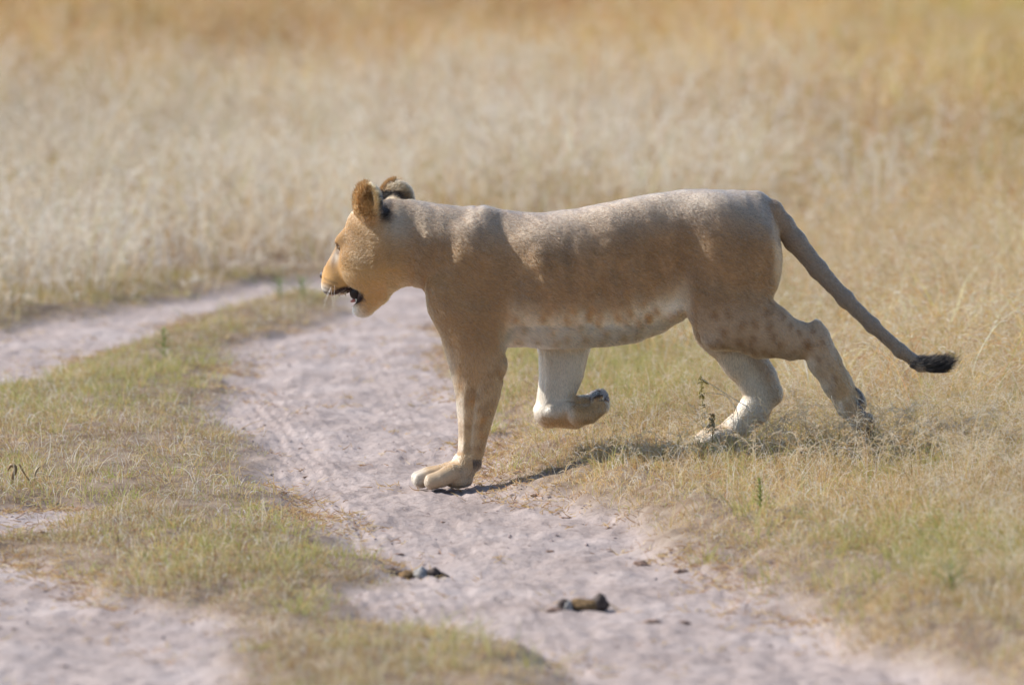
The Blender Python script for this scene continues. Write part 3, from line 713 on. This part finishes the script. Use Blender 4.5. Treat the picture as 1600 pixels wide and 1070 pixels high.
link('mouth_dark_fill', ellip_mesh('mouth_dark_fill', to_world(head_pos(30, -66, 0)) - base, np.array([19, 14, 19]) / S, rot_ax(-25)), lion, mat_plain('dark_gum_and_shade', (.022, .013, .013), .5, .3, .3, 200, .2))  # dark body filling the mouth; its black stands for gums and cavity shade
link('tongue', ellip_mesh('tongue', to_world(head_pos(32, -77, 0)) - base, np.array([18, 4.0, 10]) / S, rot_ax(-22)), lion, M_TONGUE)

# ------------------------------------------------------------------ grass
def mat_grass(transl=0.42):
    m, nt, out = new_mat('dry_grass'); a = attr(nt, 'hcol'); src = a.outputs['Color']
    p = principled(nt, 0.5, 0.3); tr = nt.nodes.new('ShaderNodeBsdfTranslucent'); mx = nt.nodes.new('ShaderNodeMixShader'); mx.inputs[0].default_value = transl
    nt.links.new(src, p.inputs['Base Color']); nt.links.new(src, tr.inputs['Color'])
    nt.links.new(p.outputs[0], mx.inputs[1]); nt.links.new(tr.outputs[0], mx.inputs[2]); nt.links.new(mx.outputs[0], out.inputs[0]); return m
M_GRASS = mat_grass()
STRAW = np.array([(0.66, 0.48, 0.23), (0.58, 0.39, 0.16), (0.71, 0.57, 0.33), (0.53, 0.34, 0.13), (0.62, 0.47, 0.24)])
PALE = np.array([(0.78, 0.70, 0.56), (0.72, 0.61, 0.45), (0.82, 0.76, 0.65), (0.68, 0.57, 0.41)])
GREEN = np.array([(0.42, 0.40, 0.12), (0.50, 0.46, 0.17), (0.36, 0.36, 0.11)])
BROWN = np.array([(0.34, 0.20, 0.10), (0.42, 0.26, 0.13), (0.28, 0.17, 0.09)])
RED = np.array([(0.52, 0.29, 0.16), (0.60, 0.37, 0.22), (0.46, 0.25, 0.14)])
PAL = dict(s=STRAW, p=PALE, g=GREEN, b=BROWN, r=RED)
def palette(n, mix, gmul=None):
    """random colour for each of n; mix letter -> weight (scalar or array of n)"""
    ks = list(mix); W = np.stack([np.broadcast_to(np.asarray(mix[k], float), (n,)) for k in ks], 1); W = W / W.sum(1, keepdims=True)
    r = rng.random(n); c = np.cumsum(W, 1); which = (r[:, None] > c).sum(1).clip(0, len(ks) - 1); out = np.empty((n, 3))
    for i, k in enumerate(ks):
        m = which == i; out[m] = PAL[k][rng.integers(0, len(PAL[k]), m.sum())]
    return out * rng.uniform(.82, 1.15, n)[:, None]
def patch(xy, sx, sy, seed, o=3): return fbm(xy[:, 0] * sx, xy[:, 1] * sy, o, seed)
def in_view(xy, m=1.3): return np.abs(xy[:, 0]) < 0.0765 * (xy[:, 1] + 21.9) + m
def rand_area(x0, x1, y0, y1, dens):
    n = int((x1 - x0) * (y1 - y0) * dens); return np.stack([rng.uniform(x0, x1, n), rng.uniform(y0, y1, n)], 1)
def blades(root, L, lean, az, bend, rad, col, K=4):
    """curved tapering blades; lean from the vertical, bend droops the tip the same way"""
    n = len(root); dx, dy = np.cos(az), np.sin(az); pts = np.empty((n, K, 3))
    th = lean.copy(); p = root.copy(); pts[:, 0] = p
    for i in range(1, K):
        st = L / (K - 1); p = p + np.stack([dx * np.sin(th) * st, dy * np.sin(th) * st, np.cos(th) * st], 1); pts[:, i] = p; th = th + bend / (K - 1) * 2
    floor = root[:, 2][:, None] + 0.002; pts[:, 1:, 2] = np.maximum(pts[:, 1:, 2], floor)
    taper = np.array([1, .9, .6, .12]) if K == 4 else np.array([1, .75, .12])
    return pts, rad[:, None] * taper[None], col
def panicle(pts, rad, col, m, frac, l0, l1, r, mix, droop=.8):
    """m fine branches near the top of each stem"""
    n = len(pts); tip = pts[:, -1]; low = pts[:, -2]; t = rng.random((n, m)); st = tip[:, None] - (tip - low)[:, None] * (t * frac)[..., None]
    a = rng.uniform(0, 6.283, (n, m)); el = rng.uniform(-.2, 1.2, (n, m)); l = rng.uniform(l0, l1, (n, m)) * (.45 + .55 * t)
    d = np.stack([np.cos(a) * np.cos(el), np.sin(a) * np.cos(el), np.sin(el)], -1); P = np.empty((n, m, 4, 3))
    for i, q in enumerate((0, .4, .75, 1)):
        P[:, :, i] = st + d * (l * q)[..., None]; P[:, :, i, 2] -= droop * l * q * q * .5
    P = P.reshape(-1, 4, 3); k = len(P)
    return P, np.tile(np.array([.6, .8, 1, .4]) * r, (k, 1)), palette(k, mix)
def grass_object(name, lots, label):
    pts = np.concatenate([q[0] for q in lots]); rad = np.concatenate([q[1] for q in lots]); col = np.concatenate([q[2] for q in lots])
    o = hair_curves(name, pts, rad, np.clip(col, .01, .9), None, M_GRASS); tag(o, label, kind='stuff'); return o
def with_z(xy, sink=.004): return np.concatenate([xy, (terrain(xy[:, 0], xy[:, 1]) - sink)[:, None]], 1)
def tufted(xy, per, spread):
    """per blades around every centre; returns roots, outward azimuth and the index of the tuft"""
    idx = np.repeat(np.arange(len(xy)), per); off = rng.normal(0, 1, (len(idx), 2)) * spread
    return xy[idx] + off, np.arctan2(off[:, 1], off[:, 0]) + rng.normal(0, .7, len(idx)), idx
GSP = [(ground_at(px, py)[:2], rx, ry) for px, py, rx, ry in ((960, 590, .5, 2.2), (1060, 570, .35, 2.0), (830, 575, .2, 1.4), (1480, 920, .35, .7), (1560, 560, .5, 2), (1300, 600, .35, 1.2), (400, 860, .3, .6), (330, 900, .25, .4), (110, 640, .4, .8), (250, 600, .3, .8), (1530, 700, .3, .6), (1130, 760, .12, .3))]
def lush(xy): return np.clip(sum(np.exp(-((xy[:, 0] - c[0]) / a) ** 2 - ((xy[:, 1] - c[1]) / b) ** 2) for c, a, b in GSP), 0, 1)
def is_left(xy): return xy[:, 0] + .02 * xy[:, 1] < -.30
# short turf on both sides of the ruts
xy = rand_area(-4.0, 4.0, -6.2, 9.5, 640); xy = xy[in_view(xy, .9)]; d = dirt_sdf(xy[:, 0], xy[:, 1])
cover = sstep(0.0, .16, d) * (.40 + .60 * sstep(.34, .52, patch(xy, 2.3, 1.3, 41))) + .25 * np.exp(-((d - .0) / .05) ** 2) * sstep(.5, .7, patch(xy, 5, 2, 44))
m = rng.random(len(xy)) < cover; xy = xy[m]; d = d[m]
root, az, idx = tufted(xy, 10, .026); n = len(root); dd = d[idx]; lf = is_left(root)
grn = .6 * sstep(.48, .66, patch(root, 1.1, .7, 61)) + 1.3 * lush(root); brn = sstep(.50, .70, patch(root, 1.7, .9, 62)); edge = np.exp(-(dd / .12) ** 2)
col = palette(n, dict(s=np.where(lf, 3.2, 4.6), p=np.where(lf, 1.3, .9), g=np.where(lf, 1.0 + 1.8 * grn, .5 + 1.3 * grn), b=.6 + 1.5 * brn + 1.3 * edge, r=.25 + .5 * edge))
tone = (.66 + .62 * patch(root, 3.0, 1.6, 63))[:, None] * rng.uniform(.8, 1.2, len(xy))[idx][:, None]; col = col * tone * np.where(lf, .92, 1.04)[:, None]
gl = rng.random(n) < .012; col[gl] = (.86, .83, .78)  # a few blades coloured near white to imitate sun glints
L = rng.uniform(.014, .050, n) * (.62 + .55 * sstep(0, .35, dd)) * (.75 + .55 * patch(root, 1.4, .8, 64))
lean = np.abs(rng.normal(.55, .5, n)); bend = rng.normal(.55, .55, n)
lots = blades(with_z(root), L, lean, az, bend, rng.uniform(.0005, .0011, n), col)
grass_object('turf', [tuple(a[lf] for a in lots)], 'short dull olive and straw turf on the strip between the wheel ruts')
grass_object('turf', [tuple(a[~lf] for a in lots)], 'short yellow turf along the grassy verge beside the track')
# flat dead litter on the ragged edges
xy = rand_area(-3.8, 3.8, -6.0, 7, 900); xy = xy[in_view(xy, .6)]; d = dirt_sdf(xy[:, 0], xy[:, 1])
m = rng.random(len(xy)) < np.exp(-((d - .02) / .075) ** 2) * sstep(.44, .66, patch(xy, 3.2, 1.6, 71)) * .55 + .010; xy = xy[m]
root, az, idx = tufted(xy, 7, .03); n = len(root)
lots = blades(with_z(root, -.002), rng.uniform(.015, .05, n), rng.uniform(1.1, 1.5, n), rng.uniform(0, 6.28, n), rng.normal(0, .3, n), rng.uniform(.0006, .0016, n), palette(n, dict(b=2.5, s=3.5, r=1)) * .95)
grass_object('dead_grass_litter', [lots], 'brown dead grass litter strewn on the ragged edges of the track')
# ankle-high grass of the verge, with seed heads
xy = rand_area(-.9, 4.0, -6.3, 9.5, 130); xy = xy[in_view(xy)]; d = dirt_sdf(xy[:, 0], xy[:, 1])
m = (rng.random(len(xy)) < sstep(.12, .6, d + (patch(xy, 1.5, .8, 23) - .5) * .5)) & ~is_left(xy); xy = xy[m]; d = d[m]
root, az, idx = tufted(xy, 22, .035); n = len(root); grn = .6 * sstep(.5, .68, patch(root, .8, .5, 12)) + 1.6 * lush(root); hi = sstep(.1, 1.0, d[idx])
col = palette(n, dict(s=4, p=2.2, g=.5 + 2.6 * grn, b=.5, r=.3)) * (.68 + .6 * patch(root, 2.2, 1.0, 13))[:, None]
L = rng.uniform(.04, .15, n) * (.45 + .6 * hi); lots = blades(with_z(root), L, np.abs(rng.normal(.35, .35, n)), az, rng.normal(.7, .6, n), rng.uniform(.0005, .0010, n), col)
hm = rng.random(n) < .05; pan = panicle(lots[0][hm], None, None, 9, 1.0, .012, .035, .00045, dict(p=2, s=3, r=.8))
grass_object('verge_grass', [lots, pan], 'straw-coloured ankle-high grass growing on the verge round the hind paws')
# feathery seeding grass
xy = rand_area(0.0, 4.2, -6.3, 9.5, 85); xy = xy[in_view(xy)]; d = dirt_sdf(xy[:, 0], xy[:, 1])
m = rng.random(len(xy)) < sstep(.3, 1.3, d + (xy[:, 0] - 1.3) * .4 + (patch(xy, 1.1, .6, 29) - .5) * .8); xy = xy[m]
root, az, idx = tufted(xy, 9, .05); n = len(root)
col = palette(n, dict(s=4, p=2.5, g=.8, r=.5)) * (.7 + .6 * patch(root, 1.6, .8, 30))[:, None]; L = rng.uniform(.10, .27, n) * (1 + .45 * sstep(.8, 2.0, root[:, 0]) * sstep(-2.5, 1, root[:, 1])); lots = blades(with_z(root), L, np.abs(rng.normal(.3, .25, n)), az, rng.normal(.7, .45, n), rng.uniform(.0004, .0008, n), col)
hm = rng.random(n) < .42; pan = panicle(lots[0][hm], None, None, 15, 1.0, .02, .06, .00042, dict(p=4, s=3, r=.5))
grass_object('feathery_grass', [lots, pan], 'pale feathery seeding grass spreading beyond the tail and hind legs')
# single seeding stalks round the hind legs and the lifted paw
n = 420; root = np.stack([rng.uniform(.0, 1.75, n), rng.uniform(-.75, .25, n)], 1); d = dirt_sdf(root[:, 0], root[:, 1]); root = root[(d > .22) & (rng.random(n) < sstep(.05, .7, root[:, 0]) * .85 + .15)]; n = len(root)
lots = blades(with_z(root), rng.uniform(.08, .24, n) * (.6 + .4 * sstep(.1, .8, root[:, 0])), np.abs(rng.normal(.3, .2, n)), rng.uniform(0, 6.28, n), rng.normal(.75, .5, n), rng.uniform(.0005, .0009, n), palette(n, dict(p=3, s=2.5)))
pan = panicle(lots[0], None, None, 13, 1.0, .012, .045, .00055, dict(p=4, s=3, r=.7))
grass_object('seed_stalks', [lots, pan], 'fine straw-coloured seed stalks standing round the hind legs of the lion')
# sparse taller stalks everywhere on the turf
xy = rand_area(-4.0, 3.5, -6.3, 9, 26); xy = xy[in_view(xy, .8)]; d = dirt_sdf(xy[:, 0], xy[:, 1]); xy = xy[(d > .06) & (rng.random(len(xy)) < .3 + .7 * sstep(.45, .65, patch(xy, 1.6, .9, 81)))]
root, az, idx = tufted(xy, 8, .022); n = len(root)
lots = blades(with_z(root), rng.uniform(.04, .12, n), np.abs(rng.normal(.35, .3, n)), az, rng.normal(.8, .6, n), rng.uniform(.0005, .0011, n), palette(n, dict(s=3, p=3, g=1.2)))
hm = rng.random(n) < .12; pan = panicle(lots[0][hm], None, None, 8, 1.0, .012, .03, .0005, dict(p=3, s=2))
grass_object('dry_stalks', [lots, pan], 'thin dry stalks standing out of the short turf')
# green tufts
xy = rand_area(-3.4, 4.0, -5, 10, 40); xy = xy[in_view(xy)]; d = dirt_sdf(xy[:, 0], xy[:, 1]); xy = xy[(d > .05) & (rng.random(len(xy)) < np.clip(sstep(.5, .66, patch(xy, .8, .5, 12)) * .5 + 1.2 * lush(xy), 0, 1))]
root, az, idx = tufted(xy, 22, .03); n = len(root)
lots = blades(with_z(root), rng.uniform(.03, .12, n) * np.where(is_left(root), .55, 1), np.abs(rng.normal(.3, .25, n)), az, rng.normal(.5, .4, n), rng.uniform(.0007, .0014, n), palette(n, dict(g=5, s=1.5)))
grass_object('green_tufts', [lots], 'low green tufts scattered among the dry grass')
# the plain right behind the lion: yellow grass, reddish seed heads
xy = rand_area(-.4, 9, 1.0, 36, 12); xy = xy[in_view(xy, 3.2)]; d = dirt_sdf(xy[:, 0], xy[:, 1]); xy = xy[(d > .45) & (rng.random(len(xy)) < sstep(2.5, 7, xy[:, 1] + xy[:, 0] * 2.2))]
root, az, idx = tufted(xy, 26, .09); n = len(root); cl = rng.uniform(.6, 1.3, len(xy))[idx] * (.62 + .76 * patch(root, .9, .4, 34)); grn = sstep(.48, .64, patch(root, .45, .2, 33)); pk = sstep(.48, .66, patch(root, .6, .22, 35))
col = palette(n, dict(s=4, p=.9 + 2.4 * pk, g=1.0 + 3.6 * grn, r=.6)) * cl[:, None] * np.array([1.04, .97, .82])
L = rng.uniform(.10, .42, n) * (.7 + .6 * patch(root, .7, .3, 36)) * (.85 + .55 * sstep(1.0, 2.2, root[:, 0]) * sstep(12, 5, root[:, 1])); lots = blades(with_z(root), L, np.abs(rng.normal(.3, .22, n)), az, rng.normal(.6, .4, n), rng.uniform(.0009, .0018, n), col)
hm = rng.random(n) < .28 + .2 * sstep(.8, 2, root[:, 0]); pan = panicle(lots[0][hm], None, None, 6, .9, .02, .055, .0014, dict(r=2.8, s=1.8, p=2.2))
grass_object('seeding_plain_grass', [lots, pan], 'yellow knee-high grass with reddish seed heads on the plain behind the lion')
# tall silvery grass beyond the far rut
o_ = np.argsort(W_FAR[2:11, 0]); far_y = lambda x: np.interp(x, W_FAR[2:11, 0][o_], W_FAR[2:11, 1][o_])
xy = rand_area(-7.5, 3.0, 2.5, 27, 13); xy = xy[in_view(xy, 3.2)]; d = dirt_sdf(xy[:, 0], xy[:, 1]); m = (xy[:, 1] > far_y(xy[:, 0]) + .2) & (d > .22) & (rng.random(len(xy)) < sstep(3.0, .5, xy[:, 0])); xy = xy[m]
root, az, idx = tufted(xy, 24, .10); n = len(root); cl = (rng.uniform(.6, 1.28, len(xy)))[idx] * (.7 + .6 * patch(root, 1.0, .4, 48)); fr = sstep(0.1, 2.2, root[:, 1] - far_y(root[:, 0])); pk = sstep(.42, .6, patch(root, .9, .3, 46))
col = palette(n, dict(p=2.5 + 4 * pk, s=2.2, g=.6, b=.8 * (1 - pk) + .2)) * cl[:, None] * np.array([1.02, 1.01, 1.05])
L = rng.uniform(.14, .58, n) * (.35 + .65 * fr) * (.75 + .5 * rng.random(len(xy))[idx]); lots = blades(with_z(root), L, np.abs(rng.normal(.22, .2, n)), az, rng.normal(.5, .4, n), rng.uniform(.0011, .0020, n), col)
hm = rng.random(n) < .42; pan = panicle(lots[0][hm], None, None, 7, .9, .03, .08, .0016, dict(p=7, s=.6)); pan = (pan[0], pan[1], pan[2] * np.array([1.05, 1.05, 1.08]))
grass_object('tall_silvery_grass', [lots, pan], 'tall silvery grass standing beyond the far wheel rut')
# golden plain out to the far distance
xy = rand_area(-24, 24, 14, 125, 5.0); xy = xy[np.abs(xy[:, 0]) < .0765 * (xy[:, 1] + 21.9) + 2.2 + .11 * xy[:, 1]]; xy = xy[rng.random(len(xy)) < sstep(12, 24, xy[:, 1])]
root, az, idx = tufted(xy, 16, .15); n = len(root); cl = rng.uniform(.55, 1.35, len(xy))[idx] * (.6 + .8 * patch(root, .5, .16, 56)); grn = sstep(.50, .66, patch(root, .26, .07, 53)); gold = sstep(.44, .62, patch(root, .22, .05, 57)); pk = sstep(.46, .62, patch(root, .4, .12, 58))
col = palette(n, dict(s=3 + 2 * gold, p=.4 + 2.6 * pk, g=.9 + 4.4 * grn, r=.6 + 3.4 * gold)) * cl[:, None] * (np.array([1.07, .93, .68]) * (1 - sstep(30, 55, root[:, 1]))[:, None] + np.array([1.12, .92, .62]) * sstep(30, 55, root[:, 1])[:, None])
L = rng.uniform(.22, .62, n) * (.7 + .6 * patch(root, .5, .15, 59)); lots = blades(with_z(root), L, np.abs(rng.normal(.28, .22, n)), az, rng.normal(.5, .4, n), rng.uniform(.002, .0042, n), col)
hm = rng.random(n) < .3; pan = panicle(lots[0][hm], None, None, 4, .9, .05, .10, .0028, dict(p=2 , s=2, r=1.3))
grass_object('golden_plain_grass', [lots, pan], 'golden brown tall grass of the distant plain')

# ------------------------------------------------------------------ things on the ground
def lump(name, size, seed, col, mat=None, rough=0.35, freq=3.0, flatten=0.0):
    """uneven closed lump"""
    nu, nv = 22, 13; V, Fq = [], []
    r = np.random.default_rng(seed); ph0 = r.uniform(0, 6, 9)
    for i in range(nv + 1):
        p = math.pi * i / nv
        for j in range(nu):
            t = 2 * math.pi * j / nu; x, y, z = math.sin(p) * math.cos(t), math.sin(p) * math.sin(t), math.cos(p)
            n = math.sin(freq * x + ph0[0]) * math.sin(freq * y + ph0[1]) + .6 * math.sin(2.1 * freq * z + ph0[2] + 2 * x) * math.sin(1.7 * freq * x + ph0[3]) + .35 * math.sin(4 * freq * y + ph0[4]) * math.cos(3.3 * freq * z + ph0[5])
            k = 1 + rough * n * .6; zz = z * k
            V.append((x * k * size[0], y * k * size[1], (max(zz, -0.45) + .40) * size[2]))
    for i in range(nv):
        for j in range(nu): Fq.append((i * nu + j, (i + 1) * nu + j, (i + 1) * nu + (j + 1) % nu, i * nu + (j + 1) % nu))
    return mesh_np(name, np.array(V), np.array(Fq))
M_DUNG = mat_plain('old_dung', (0.19, 0.12, 0.06), 0.9, .1, .55, 90, .9)
M_DUNG_DARK = mat_plain('dark_dung_crust', (0.07, 0.05, 0.042), 0.75, .25, .6, 110, .9)
M_ASH = mat_plain('bleached_dung', (0.30, 0.28, 0.26), 0.9, .1, .4, 120, .7)
M_CLOD = mat_plain('earth_clod', (0.25, 0.165, 0.125), 0.95, .05, .35, 90, .9)
def part_lump(parent, name, off, size, seed, mat, rot=0, rough=.35):
    o = link(name, lump(name, size, seed, None, rough=rough), parent, mat); o.location = off; o.rotation_euler = (0, 0, rot); return o
g = on_ground(912, 950)
t = bpy.data.objects.new('dung', None); COL.objects.link(t); t.location = g
tag(t, 'brown cylindrical dung log with dark rounded ends lying on bare dirt', 'dung')
part_lump(t, 'log', (0.0, 0, -.004), (.052, .026, .021), 4, M_DUNG, .05, .28); part_lump(t, 'rounded_end', (.045, 0, -.002), (.024, .026, .028), 5, M_DUNG_DARK, .4, .3)
part_lump(t, 'broken_end', (-.052, -.004, -.004), (.022, .024, .020), 6, M_DUNG_DARK, 1.0, .4); part_lump(t, 'pale_crust', (-.042, -.028, -.002), (.012, .006, .018), 7, M_ASH, 0, .3)
g = on_ground(646, 900); t = bpy.data.objects.new('dung', None); COL.objects.link(t); t.location = g
tag(t, 'flattened black and white dung at the tip of the grassy median', 'dung')
for i, (dx, dy, sx, sz, m) in enumerate(((-.085, .03, .022, .018, M_ASH), (-.05, .02, .028, .022, M_DUNG_DARK), (-.01, 0, .026, .020, M_DUNG), (.018, -.01, .024, .026, M_ASH), (.045, 0, .022, .026, M_DUNG_DARK), (.066, -.005, .016, .016, M_DUNG_DARK))):
    part_lump(t, 'piece', (dx * 1.25, dy, -.004), (sx * 1.35, sx * 1.2, sz * .72), 20 + i, m, i * .3, .45)
CL = [(805, 766, 18), (838, 758, 15), (885, 770, 14), (952, 790, 12), (812, 738, 20), (770, 722, 14), (1064, 894, 17), (1002, 883, 22), (866, 954, 20), (1020, 972, 22), (1068, 972, 18), (665, 727, 7), (688, 727, 6),
      (615, 650, 12), (540, 655, 10), (480, 745, 13), (700, 725, 5), (622, 866, 16), (66, 834, 17), (100, 832, 10), (85, 768, 9), (12, 908, 8), (20, 982, 10), (98, 1040, 10), (1140, 966, 10), (950, 858, 9), (1050, 842, 10), (860, 862, 14), (470, 700, 10), (560, 700, 8), (940, 618 + 240, 8), (760, 800, 9), (690, 815, 9)]
def clod_label(px, py, w):
    return ('broad ' if w >= 17 else 'small ' if w >= 10 else 'tiny ') + clod_place(px, py)
def clod_place(px, py):
    if px < 120: return 'dark clod of dried earth on the bare patch at the end of the median'
    if 790 < py < 1000 and px > 830: return 'brown crust of earth on the track near the dung log'
    if px > 740 and py < 800: return 'reddish brown clod crumbling off the verge beside the planted forepaw'
    if py > 850: return 'dark flake of earth beside the flattened dung'
    if 640 < px < 705 and py < 735: return 'brown clod just behind the toes of the planted forepaw'
    return 'brown clod lying alone on the bare wheel rut'
for i, (px, py, w) in enumerate(CL):
    g = on_ground(px, py); s = w / S * .5
    o = link('earth_clod', lump('earth_clod', (s, s * random.uniform(.5, .9), s * random.uniform(.22, .42)), 100 + i, None, rough=.6, freq=4.0), None, M_CLOD); o.location = g - np.array([0, 0, .002]); o.rotation_euler = (0, 0, random.uniform(-.5, .5))
    tag(o, clod_label(px, py, w), 'clod', 'earth clods along the track')
# loose crumbs of earth on the ruts
def crumbs(n=5200):
    xy = rand_area(-3.4, 3.4, -6, 6, 110); xy = xy[in_view(xy, .5)]; d = dirt_sdf(xy[:, 0], xy[:, 1]); xy = xy[(d < .12) & (rng.random(len(xy)) < .12 + .6 * np.exp(-(d / .1) ** 2) + .3 * sstep(.5, .7, patch(xy, 2, 1, 99)))][:n]
    b = np.array([(1, 0, 0), (-1, 0, 0), (0, 1, 0), (0, -1, 0), (0, 0, 1), (0, 0, -.6)], float); f = np.array([(0, 2, 4), (2, 1, 4), (1, 3, 4), (3, 0, 4), (2, 0, 5), (1, 2, 5), (3, 1, 5), (0, 3, 5)])
    k = len(xy); sz = rng.uniform(.0025, .008, k) * rng.uniform(.6, 1.3, k); V = b[None] * rng.uniform(.6, 1.3, (k, 6, 1)) * sz[:, None, None] * np.array([1.2, 1.2, .6]); a = rng.uniform(0, 6.28, k); ca, sa = np.cos(a)[:, None], np.sin(a)[:, None]
    V = np.stack([V[..., 0] * ca - V[..., 1] * sa, V[..., 0] * sa + V[..., 1] * ca, V[..., 2]], -1) + with_z(xy, -.001)[:, None]
    F = (f[None] + 6 * np.arange(k)[:, None, None]).reshape(-1, 3); o = link('earth_crumbs', mesh_np('earth_crumbs', V.reshape(-1, 3), F, False), None, mat_plain('crumb', (.30, .235, .215), .95, .05, .3, 40, .3)); tag(o, 'loose crumbs of dry earth scattered on the wheel ruts', kind='stuff')
crumbs()
# curled dead leaf on the median
def ribbon(name, pts, widths, cols, up=(0, 0, 1), parent=None, thick=.0009, mat=None):
    pts = np.array(pts, float); n = len(pts); tg = np.gradient(pts, axis=0); tg /= np.linalg.norm(tg, axis=1, keepdims=True) + 1e-9
    up = np.array(up, float); sd = np.cross(tg, up); sd /= np.linalg.norm(sd, axis=1, keepdims=True) + 1e-9; nr = np.cross(sd, tg); V = []; Cc = []
    for i in range(n):
        for s, h in ((-1, 0), (0, .35), (1, 0), (0, -.1)):
            V.append(pts[i] + sd[i] * widths[i] * s + nr[i] * (h * widths[i] + (thick if h >= 0 else -thick))); Cc.append(cols if np.ndim(cols) == 1 else cols[i])
    Fq = [(i * 4 + j, i * 4 + (j + 1) % 4, i * 4 + 4 + (j + 1) % 4, i * 4 + 4 + j) for i in range(n - 1) for j in range(4)]
    me = mesh_np(name, np.array(V), np.array(Fq)); set_col(me, np.array(Cc, float)); return link(name, me, parent, mat or M_LEAF)
def curve(ctrl, n=14):
    c = np.array(ctrl, float); t = np.linspace(0, 1, len(c)); tt = np.linspace(0, 1, n)
    o = np.stack([np.interp(tt, t, c[:, q]) for q in range(3)], 1)
    for _ in range(3): o[1:-1] = (o[:-2] + 2 * o[1:-1] + o[2:]) / 4
    return o
g = on_ground(40, 758); t = bpy.data.objects.new('dead_leaf', None); COL.objects.link(t); t.location = g
tag(t, 'curled brown dead leaves standing on the grassy median', 'leaf')
k = 1 / S
ribbon('leaf', curve([(-21 * k, 0, .003), (-20 * k, 0, 16 * k), (-14 * k, 0, 26 * k), (-22 * k, .01, 33 * k), (-28 * k, .01, 22 * k)], 16), np.interp(np.arange(16), [0, 5, 12, 15], [.004, .008, .006, .002]), np.array((.34, .23, .12)), (0, 1, 0), t)
ribbon('leaf', curve([(12 * k, 0, 0), (2 * k, 0, 12 * k), (-6 * k, 0, 25 * k), (-10 * k, 0, 33 * k)], 12), np.full(12, .0025), np.array((.36, .24, .13)), (0, 1, 0), t)
ribbon('leaf', curve([(14 * k, 0, 0), (13 * k, .005, 16 * k), (18 * k, .01, 26 * k), (24 * k, .01, 30 * k)], 12), np.interp(np.arange(12), [0, 6, 11], [.002, .0045, .001]), np.array((.46, .36, .22)), (0, 1, 0), t)
# green herbs
def herb(px, py, hpx, label, col, spread=.35, nleaf=26, name='green_herb'):
    g = on_ground(px, py); t = bpy.data.objects.new(name, None); COL.objects.link(t); t.location = g; tag(t, label, 'plant')
    sc = S * 21.95 / (g[1] + 21.9); h = hpx / sc
    ribbon('stem', curve([(0, 0, -.005), (.004, 0, h * .5), (-.004, 0, h)], 8), np.full(8, .0018), np.array(col) * .8, (0, 1, 0), t)
    for i in range(nleaf):
        z = h * (0.12 + .88 * i / nleaf); a = i * 2.4; l = h * spread * (1.15 - .65 * i / nleaf); e = .75
        ribbon('leaf', curve([(0, 0, z), (math.cos(a) * l * .5, math.sin(a) * l * .5, z + l * .55), (math.cos(a) * l, math.sin(a) * l, z + l * .65)], 6), np.interp(np.arange(6), [0, 2, 5], [.002, .0045, .0008]) * (h / .15), np.array(col) * random.uniform(.8, 1.25), (0, 0, 1), t)
herb(1187, 800, 52, 'slender bright green herb growing from the dry verge by the track', (.32, .36, .08), .18)
herb(256, 562, 52, 'upright green shoot standing on the grassy median by the far rut', (.25, .33, .06), .3, 20)
herb(437, 470, 32, 'low green weed at the bend of the far rut, the one farther from the lion', (.23, .31, .06), .7, 18)
herb(472, 468, 34, 'low green weed at the bend of the far rut, the one nearer the lion', (.22, .30, .06), .7, 18)
herb(1485, 930, 50, 'small green weed deep in the feathery grass', (.24, .30, .07), .7, 16)
# withered seed stalks before the far hind paw
for (px, py, hp, lab) in ((1096, 668, 88, 'withered olive weed with drooping leaves in front of the far hind leg'), (1112, 690, 46, 'stubby brown withered weed beside the planted hind paw')):
    g = on_ground(px, py + 18); t = bpy.data.objects.new('withered_weed', None); COL.objects.link(t); t.location = g; tag(t, lab, 'plant'); h = (hp + 14) / S
    cc = np.array((.34, .29, .10)) if hp > 60 else np.array((.38, .27, .11))
    ribbon('stem', curve([(0, 0, -.005), (.004, 0, h * .5), (-.003, 0, h)], 8), np.full(8, .0015), cc, (0, 1, 0), t)
    for i in range(22):
        a = random.uniform(0, 6.28); z = h * random.uniform(.52, 1.0); l = random.uniform(.008, .02); zz = random.uniform(-.022, .008)
        ribbon('leaf', curve([(0, 0, z), (math.cos(a) * l * .6, math.sin(a) * l, z + random.uniform(-.002, .01)), (math.cos(a) * l + random.uniform(-.006, .006), math.sin(a) * l, z + zz)], 6), np.interp(np.arange(6), [0, 3, 5], [.0012, random.uniform(.002, .0045), .0006]), cc * random.uniform(.7, 1.5), (random.uniform(-.5, .5), 1, random.uniform(-.5, .5)), t)
# bleached straws
def straw(pts, label, w=.0016, col=(.80, .76, .66)):
    P = []
    for px, py, dy, hh in pts:
        P.append(np.array([(px - 800) / S, dy, 0]) + np.array([0, 0, hh]))
    P = np.array(P); o = ribbon('straw', curve(P - P[0], 16), np.linspace(w, w * .6, 16), np.array(col), (0, 1, 0)); o.location = P[0]
    tag(o, label, 'straw')
def zat(v): return (757.5 - v) / (S * math.cos(PITCH))
straw([(1164, 678, -.05, zat(690)), (1170, 630, -.06, zat(632)), (1160, 618, -.06, zat(628)), (1095, 590, -.05, zat(588))], 'long pale bent straw leaning across the far hind leg', .0017)
straw([(1150, 690, -.08, zat(700)), (1154, 650, -.08, zat(640)), (1135, 618, -.07, zat(612)), (1105, 610, -.07, zat(610))], 'thin pale arching straw in front of the far hind paw', .0013)
straw([(1160, 695, -.1, zat(706)), (1190, 660, -.1, zat(668)), (1225, 640, -.1, zat(645))], 'stiff tan straw slanting behind the planted hind paw', .0012, (.66, .55, .36))
straw([(1490, 800, -.9, .16), (1540, 790, -.9, .17), (1620, 780, -.9, .175)], 'long bleached straw lying over the feathery grass', .0018)
